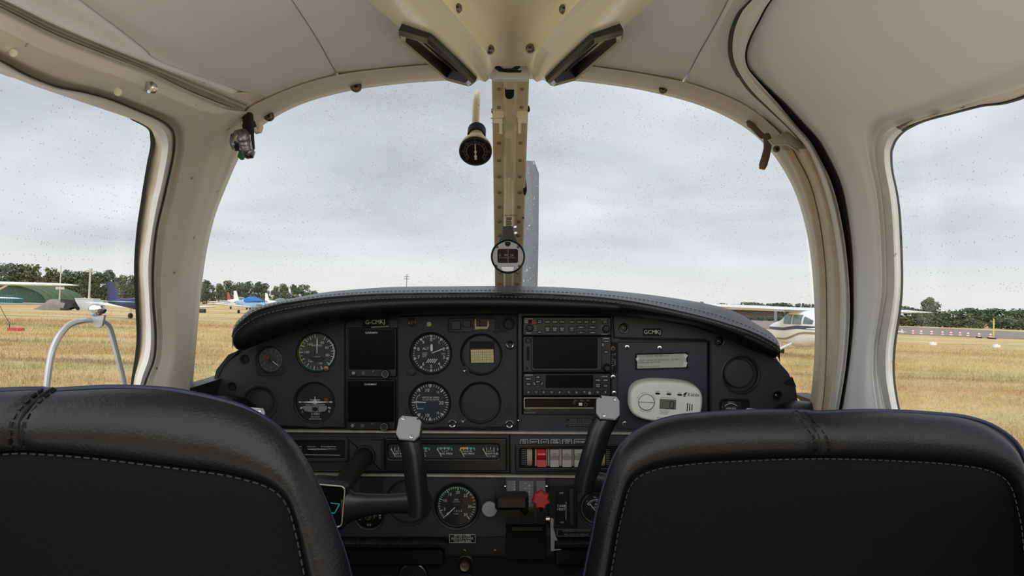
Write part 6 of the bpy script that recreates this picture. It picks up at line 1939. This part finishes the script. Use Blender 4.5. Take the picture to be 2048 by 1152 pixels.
def high_wing(label, loc, head, stripes=True, group=None, strut=True):
    fn = place(loc, head)
    a = thing('parked_aeroplane', label, 'aeroplane', loc, group)
    st = [(2.35, .20, .20, 1.05), (2.2, .40, .34, 1.06), (1.7, .50, .42, 1.08), (1.15, .54, .50, 1.08), (.75, .56, .58, 1.14), (.35, .56, .74, 1.24), (-.3, .56, .78, 1.26), (-1.2, .54, .74, 1.26), (-2.0, .44, .52, 1.24), (-3.5, .24, .30, 1.26), (-5.2, .07, .15, 1.30)]
    n = 3.0
    mb = MB(fn); rows = []
    for x, w, h, zc in st:
        rows.append([(x, p[0], zc + p[1]) for p in sect(w, h, n)])
    mb.grid(rows, close_u=True); mb.add(rows[0], [tuple(range(24))]); mb.add(rows[-1], [tuple(range(24))])
    build('fuselage', mb, M['ac_white'], a, smooth=50)
    build('wing', wing_mesh(fn, .55, 1.63, 1.15, 5.5, 2.0, 2.09, .13), M['ac_white'], a, smooth=40)
    build('tailplane', wing_mesh(fn, -4.2, 1.15, .75, 1.7, 1.32, 1.32, .09), M['ac_white'], a, smooth=40)
    build('fin', fin_mesh(fn, -3.6, -4.9, -5.5, -5.2, 1.35, 2.6), M['ac_white'], a)
    for s in (-1, 1):
        if strut: mb = MB(); mb.tube([Vector(fn(.25, s * .52, .72)), Vector(fn(-.05, s * 2.5, 1.98))], .045, 8, flat=.5); build('wing_strut', mb, M['ac_white'], a)
        for x0, x1 in ((.30, -.42), (-.52, -1.28)):
            build('cabin_window', side_patch(fn, st, n, s, np.linspace(x0, x1, 6), lambda x: 1.42, lambda x: 1.82 - max(0, x) * .2), M['ac_glass'], a)
        build('rear_window', side_patch(fn, st, n, s, np.linspace(-1.42, -2.05, 6), lambda x: 1.46, lambda x: 1.76 - (-1.42 - x) * .25), M['ac_glass'], a)
        if stripes:
            build('stripe', side_patch(fn, st, n, s, np.linspace(2.1, -5.0, 24), lambda x: 1.14 + (.10 if x < .3 else 0) * min(1, (.3 - x) / 1.2), lambda x: 1.26 + (.12 if x < .3 else 0) * min(1, (.3 - x) / 1.2)), M['ac_stripe'], a)
            build('stripe', side_patch(fn, st, n, s, np.linspace(1.1, -4.6, 22), lambda x: .90 + .16 * math.sin(max(-1, min(1, (x + .6) * -.9)) * 1.57), lambda x: .98 + .17 * math.sin(max(-1, min(1, (x + .6) * -.9)) * 1.57)), M['ac_tan'], a)
        wheel(fn, -.35, s * 1.25, .21, a, leg=[(-.3, s * .45, .62), (-.34, s * .9, .42), (-.35, s * 1.22, .22)], legr=.055)
    mb = MB(fn); rows = []
    for y in np.linspace(-.50, .50, 9):
        rows.append([(.80 - .5 * t - abs(y) ** 2 * .5 + .02, y, 1.50 + .48 * t) for t in np.linspace(0, 1, 6)])
    mb.slab(rows, [[(p[0] - .05, p[1], p[2]) for p in r] for r in rows]); build('windscreen', mb, M['ac_glass'], a)
    mb = MB(fn); mb.box(.28, .82, -.012, .012, 1.5, 1.52); mb.tube([(.82, 0, 1.52), (.36, 0, 2.0)], .025, 6); build('windscreen_pillar', mb, M['ac_white'], a)
    wheel(fn, 1.75, 0, .19, a, leg=[(1.72, 0, .7), (1.75, 0, .22)])
    mb = MB(fn); rows = []
    for x, r_ in ((2.32, .17), (2.5, .13), (2.64, .05), (2.68, .005)): rows.append([(x, r_ * math.cos(t), 1.05 + r_ * math.sin(t)) for t in np.linspace(0, 6.283, 17)[:-1]])
    mb.grid(rows, close_u=True); build('spinner', mb, M['ac_white'], a)
    mb = MB(fn); mb.box(2.42, 2.46, -.06, .06, .14, 1.96); build('propeller', mb, M['blade'], a)
    for x in (-.3, -1.2):
        mb = MB(); mb.tube([Vector(fn(x, .1, 2.1)), Vector(fn(x - .25, .1, 2.65))], .012, 5); build('aerial', mb, M['ac_white'], a)
    return a


def low_wing(label, loc, head, body='ac_white', fin='ac_blue', cover=None, tail=None, group=None):
    fn = place(loc, head)
    a = thing('parked_aeroplane', label, 'aeroplane', loc, group)
    st = [(2.5, .18, .18, 1.0), (2.3, .42, .34, 1.0), (1.5, .52, .42, 1.02), (.8, .56, .48, 1.05), (-.9, .54, .50, 1.08), (-2.0, .36, .36, 1.12), (-3.4, .18, .22, 1.18), (-4.3, .06, .12, 1.22)]
    mb = MB(fn); rows = []
    for x, w, h, zc in st: rows.append([(x, p[0], zc + p[1]) for p in sect(w, h, 2.6)])
    mb.grid(rows, close_u=True); mb.add(rows[0], [tuple(range(24))]); mb.add(rows[-1], [tuple(range(24))])
    build('fuselage', mb, M[body], a, smooth=50)
    build('wing', wing_mesh(fn, .75, 1.6, 1.3, 4.9, .68, 1.05, .12), M['ac_white'], a, smooth=40)
    build('tailplane', wing_mesh(fn, -3.7, .85, .7, 1.55, 1.22, 1.22, .09), M[tail or 'ac_white'], a, smooth=40)
    build('fin', fin_mesh(fn, -3.1, -3.95, -4.5, -4.35, 1.25, 2.5), M[fin], a)
    mb = MB(fn); rows = []
    for x, w, h in (((2.35, .42, .02), (1.5, .50, .10), (.75, .52, .30), (.3, .52, .42), (-.4, .50, .42), (-.9, .44, .30)) if cover else ((1.1, .44, .06), (.75, .48, .28), (.3, .50, .42), (-.4, .50, .42), (-1.0, .44, .26), (-1.5, .3, .05))):
        rows.append([(x, w * math.cos(t) * (1.35 if cover else 1), 1.42 + (h + (.06 if cover else 0)) * math.sin(t)) for t in np.linspace(-.4, math.pi + .4, 13)])
    mb.grid(rows); mb.add(rows[0], [tuple(range(13))]); mb.add(rows[-1], [tuple(range(13))])
    build('canopy_cover' if cover else 'canopy', mb, M[cover] if cover else M['ac_glass'], a, smooth=50)
    for s in (-1, 1): wheel(fn, -.1, s * 1.5, .2, a, leg=[(-.1, s * 1.5, .72), (-.1, s * 1.5, .22)])
    wheel(fn, 1.9, 0, .18, a, leg=[(1.9, 0, .7), (1.9, 0, .2)])
    mb = MB(fn); rows = []
    for x, r_ in ((2.45, .16), (2.65, .11), (2.78, .005)): rows.append([(x, r_ * math.cos(t), 1.0 + r_ * math.sin(t)) for t in np.linspace(0, 6.283, 17)[:-1]])
    mb.grid(rows, close_u=True); build('spinner', mb, M[fin], a)
    mb = MB(fn); mb.box(2.56, 2.6, -.9, .9, .94, 1.06); build('propeller', mb, M['blade'], a)
    return a


def gp(px, dist):
    p = W(px, 600, dist); return Vector((p.x, p.y, 0))


high_wing('white high-wing aeroplane with navy and tan stripes, partly behind the right pillar', gp(1600, 32) + Vector((0, 0, -.06)), -4, strut=False)
high_wing('white high-wing aeroplane whose wingtip enters at the left frame edge', gp(-108, 36), 165, False)
low_wing('low-wing aeroplane with a navy fin, just left of the left pillar', gp(302, 54), 10, 'ac_blue', 'ac_blue', tail='ac_ltblue')
low_wing('white low-wing aeroplane under a blue canopy cover, left of the coaming', gp(505, 84), 134, 'ac_ltblue', 'ac_white', 'cover_blue')
low_wing('far aeroplane with a red fin behind the blue-covered one', gp(482, 112), 134, 'ac_white', 'ac_red')
low_wing('far white low-wing aeroplane hidden mostly by the coaming end', gp(562, 105), 134, 'ac_white', 'ac_white')

# --- left background: hangar, container, poles, tarpaulin heap, box trailer, tie-down
M['hangar'] = mat('hangar_green', lin(86, 104, 78), .8, var=.5, vscale=.6, col2=lin(104, 118, 92))
M['teal'] = mat('teal_steel', lin(44, 112, 112), .6)
M['tarp'] = mat('grey_tarpaulin', lin(140, 136, 130), .8, var=.6, vscale=1.5, col2=lin(108, 104, 100))
M['pole'] = mat('weathered_pole', lin(196, 194, 188), .7)
M['box_white'] = mat('box_white', lin(214, 218, 220), .5)
c = gp(-45, 104)
hg = thing('hangar', 'green rounded hangar at the left edge before the trees', 'hangar', c)
rows = []
for y in np.linspace(0, 9, 10):
    rows.append([(c.x + 9.7 * math.cos(t), c.y + y, 2.95 * math.sin(t) ** .8 if math.sin(t) > 0 else 0) for t in np.linspace(0, math.pi, 26)])
rows2 = [[(c.x + (p[0] - c.x) * .97, p[1], p[2] * .95) for p in r] for r in rows]
build('barrel_roof', MB().slab(rows, rows2), M['hangar'], hg)
mb = MB(); pr2 = [(c.x + 9.4 * math.cos(t), c.y + .6, 2.8 * max(0, math.sin(t)) ** .8) for t in np.linspace(0, math.pi, 26)]
mb.add(pr2, [tuple(range(26))]); build('end_wall', mb, mat('hangar_end', lin(66, 88, 70), .8), hg, smooth=0)
for i in range(5):
    rows = [[(c.x + rr_ * math.cos(t), c.y + 1 + i * 1.8 + dy, rr_ / 9.7 * 2.97 * max(0, math.sin(t)) ** .8) for t in np.linspace(0, math.pi, 26)] for rr_, dy in ((9.72, 0), (9.80, .05), (9.80, .15), (9.72, .2))]
    build('roof_rib', MB().grid(rows), M['hangar'], hg)
c = gp(2, 98)
ct = thing('shipping_container', 'teal container in front of the green hangar', 'container', c)
mb = MB(); mb.box(c.x - 2.4, c.x + 2.05, c.y - .6, c.y + 1.2, 0.05, 1.15); build('body', mb, M['teal'], ct)
for i in range(14): mb = MB(); x = c.x - 2.25 + i * .31; mb.box(x, x + .15, c.y - .66, c.y - .58, .1, 1.1); build('corrugation', mb, M['teal'], ct)
for px, dist, top, lab in ((119, 98, 531, 'tall thin pale pole between hangar and trees, the left of two'), (178, 92, 539, 'thicker pale lamp pole with a head, right of two before the trees')):
    c = gp(px, dist); hz = 576 - (-.0237 - .0314 * (px - 1024) / F) * F
    H = EYE + (hz - top) * dist / F
    pl = thing('pole', lab, 'pole', c)
    w = .085 if px < 150 else .13
    mb = MB(); mb.tube([c - Vector((0, 0, .2)), c + Vector((0, 0, H))], [w, w * .8], 10); build('shaft', mb, M['pole'], pl)
    mb = MB()
    if px < 150: mb.box(c.x - .55, c.x + .55, c.y - .06, c.y + .06, H * .40, H * .46)
    else: mb.box(c.x - .5, c.x + .5, c.y - .1, c.y + .1, H * .93, H * .97); mb.box(c.x - .16, c.x + .16, c.y - .16, c.y + .16, H * .96, H * 1.03)
    build('crossarm', mb, M['pole'], pl)
c = gp(110, 72)
hp = thing('covered_heap', 'heap under grey tarpaulin beside the white box trailer', 'heap', c)
rows = []
for i, x in enumerate(np.linspace(-1.55, 1.25, 14)):
    hgt = float(np.interp(x, [-1.55, -.9, -.5, .1, .7, 1.25], [.1, .55, .95, 1.0, .92, .75]))
    rows.append([(c.x + x, c.y + .7 * math.cos(t), .02 + hgt * max(0, math.sin(t)) ** .6 * (1 + .06 * math.sin(9 * t + i))) for t in np.linspace(math.pi, 0, 13)])
mb = MB().grid(rows); mb.add(rows[-1], [tuple(range(13))]); build('tarpaulin', mb, M['tarp'], hp)
mb = MB(); mb.add([(c.x + 1.0, c.y - .8, .02), (c.x + 2.1, c.y - .8, .3), (c.x + 2.0, c.y - .2, 1.0), (c.x + .7, c.y - .3, 1.08), (c.x + 1.1, c.y + .3, .02), (c.x + 2.1, c.y + .4, .3)], [(0, 1, 2, 3), (3, 2, 5, 4), (0, 3, 4), (1, 5, 2)]); build('dark_flap', mb, M['rubber'], hp, smooth=0)
c = gp(176, 74)
tr = thing('box_trailer', 'small white box trailer between the tarpaulin heap and the storm window latch', 'trailer', c)
mb = MB(); mb.box(c.x - .9, c.x + .85, c.y - .6, c.y + .6, .18, 1.12); build('box', mb, M['box_white'], tr)
mb = MB(); mb.box(c.x - .95, c.x + .9, c.y - .65, c.y + .65, 1.10, 1.2); build('lid', mb, M['box_white'], tr)
for s in (-.6, .6):
    fnw = lambda x, y, z, s=s: (c.x + s + x, c.y - .62 + y, z); wheel(fnw, 0, 0, .18, tr)
c = gp(28, 36)
td = thing('tie_down', 'red ground block with a slack rope going up, at the left edge', 'tie-down', c)
pz = G(32, 663); mb = MB(); mb.rr(pz.x - .32, pz.y - .12, pz.x + .32, pz.y + .12, .05, .0, .16, .03); build('block', mb, M['red'], td)
mb = MB(); mb.tube([Vector((pz.x - .25, pz.y, .12)), W(19, 646, 34.5), W(18, 660, 34.5)], .012, 6); mb.tube([W(19, 646, 34.5), W(8, 628, 35), W(-4, 604, 35.5), W(-30, 585, 36)], .012, 6); build('rope', mb, M['rubber'], td)
c = gp(404, 80)
wb = thing('weight_block', 'small dark block on the grass left of the blue-covered aeroplane', 'block', c)
mb = MB(lambda a, b, z=0.0: (c.x + a, c.y + b, z)); mb.rr(-.42, -.2, .42, .2, .06, 0, .42, .05); build('body', mb, M['black'], wb)
mb = MB(); mb.tube([c + Vector((-.15, 0, .4)), c + Vector((-.1, 0, .52)), c + Vector((.1, 0, .52)), c + Vector((.15, 0, .4))], .02, 6); build('handle', mb, M['screw'], wb)
# far mast beyond the coaming, grey-roofed shed on the right
c = gp(812, 260); ms = thing('mast', 'thin far aerial mast above the coaming, left of the post', 'mast', c)
mb = MB(); mb.tube([c - Vector((0, 0, .2)), c + Vector((0, 0, 11.6))], [.16, .08], 8); build('shaft', mb, M['bark'], ms)
for z in (10.6, 9.8): mb = MB(); mb.box(c.x - .9, c.x + .9, c.y - .05, c.y + .05, z, z + .14); build('crossbar', mb, M['bark'], ms)
c = gp(1508, 186); sd_ = thing('shed', 'grey-roofed shed far behind the striped aeroplane wing', 'shed', c)
mb = MB(); mb.box(c.x - 7, c.x + 7, c.y, c.y + 6, 0, 2.6); build('walls', mb, M['bark'], sd_)
mb = MB(); mb.add([(c.x - 7.5, c.y - .5, 2.5), (c.x + 7.5, c.y - .5, 2.5), (c.x + 4.6, c.y + 3, 3.9), (c.x - 5, c.y + 3, 3.9), (c.x - 7.5, c.y + 6.5, 2.5), (c.x + 7.5, c.y + 6.5, 2.5)], [(0, 1, 2, 3), (3, 2, 5, 4), (0, 3, 4), (1, 5, 2), (0, 4, 5, 1)]); build('roof', mb, mat('slate_roof', lin(118, 120, 126), .7), sd_, smooth=0)

# --- runway markers, yellow post, flat white markers on the right
M['cone_white'] = mat('marker_white', lin(236, 234, 230), .5)
M['cone_red'] = mat('marker_red', lin(206, 92, 84), .5)
M['post_yellow'] = mat('post_yellow', lin(206, 196, 92), .5)
c0 = None
for i, (px, py) in enumerate(((1804, 668), (1826, 669.5), (1842, 670), (1863, 671), (1885, 672), (1902, 673), (1920, 673.5), (1936, 674.5), (1958, 676), (1981, 677.5))):
    g0 = G(px, py)
    if c0 is None:
        c0 = thing('runway_marker', 'small white and red marker standing in the row along the runway', 'marker', (g0.x, g0.y, .12), 'row of runway markers'); base0 = g0
        fnm = lambda a, b, z=0.0: (base0.x + a, base0.y + b, z + .12)
        mb = MB(fnm); mb.lathe(0, 0, [(.17, 0), (.15, .12), (.12, .26), (.09, .34), (.04, .37)], 14); build('body', mb, M['cone_white'], c0)
        mb = MB(fnm); mb.lathe(0, 0, [(.152, .12), (.158, .13), (.133, .23), (.127, .24)], 14, False, False); build('red_band', mb, M['cone_red'], c0)
        mb = MB(fnm); mb.box(-.2, .2, -.2, .2, -.12, .02); build('foot', mb, M['black'], c0)
    else: copy_tree(c0, g0 - base0)
g0 = G(1987, 678)
yp = thing('marker_post', 'upright yellow post beyond the runway markers on the right', 'post', (g0.x, g0.y, 0))
mb = MB(); mb.tube([g0 - Vector((0, 0, .1)), g0 + Vector((0, 0, 1.75))], .07, 10); build('shaft', mb, M['post_yellow'], yp)
mb = MB(); mb.tube([g0 + Vector((0, 0, 1.75)), g0 + Vector((0, 0, 1.98))], [.05, .09], 10); build('cap', mb, M['post_yellow'], yp)
mb = MB(); mb.lathe(g0.x, g0.y, [(.25, 0), (.25, .06), (.1, .12)], 12); build('foot', mb, M['black'], yp)
for px, py in ((1866, 690), (1993, 694.5)):
    g0 = G(px, py); fnm = lambda a, b, z=0.0: (g0.x + a, g0.y + b, z)
    fm = thing('ground_marker', 'flat white marker on the grass, %s' % ('left of the yellow post' if px < 1900 else 'below the yellow post'), 'marker', (g0.x, g0.y, 0))
    mb = MB(fnm); mb.rr(-.20, -.15, .20, .15, .05, 0, .17, .03); build('slab', mb, M['cone_white'], fm)
    mb = MB(fnm); mb.rr(-.06, -.05, .06, .05, .02, .16, .21, .01); build('boss', mb, M['cone_white'], fm)
OUT[0] = False

# ------------------------------------------------------------------ tilt the cabin with the aircraft
for o in COCK:
    o.matrix_world = T @ Matrix.Translation(WL[o])
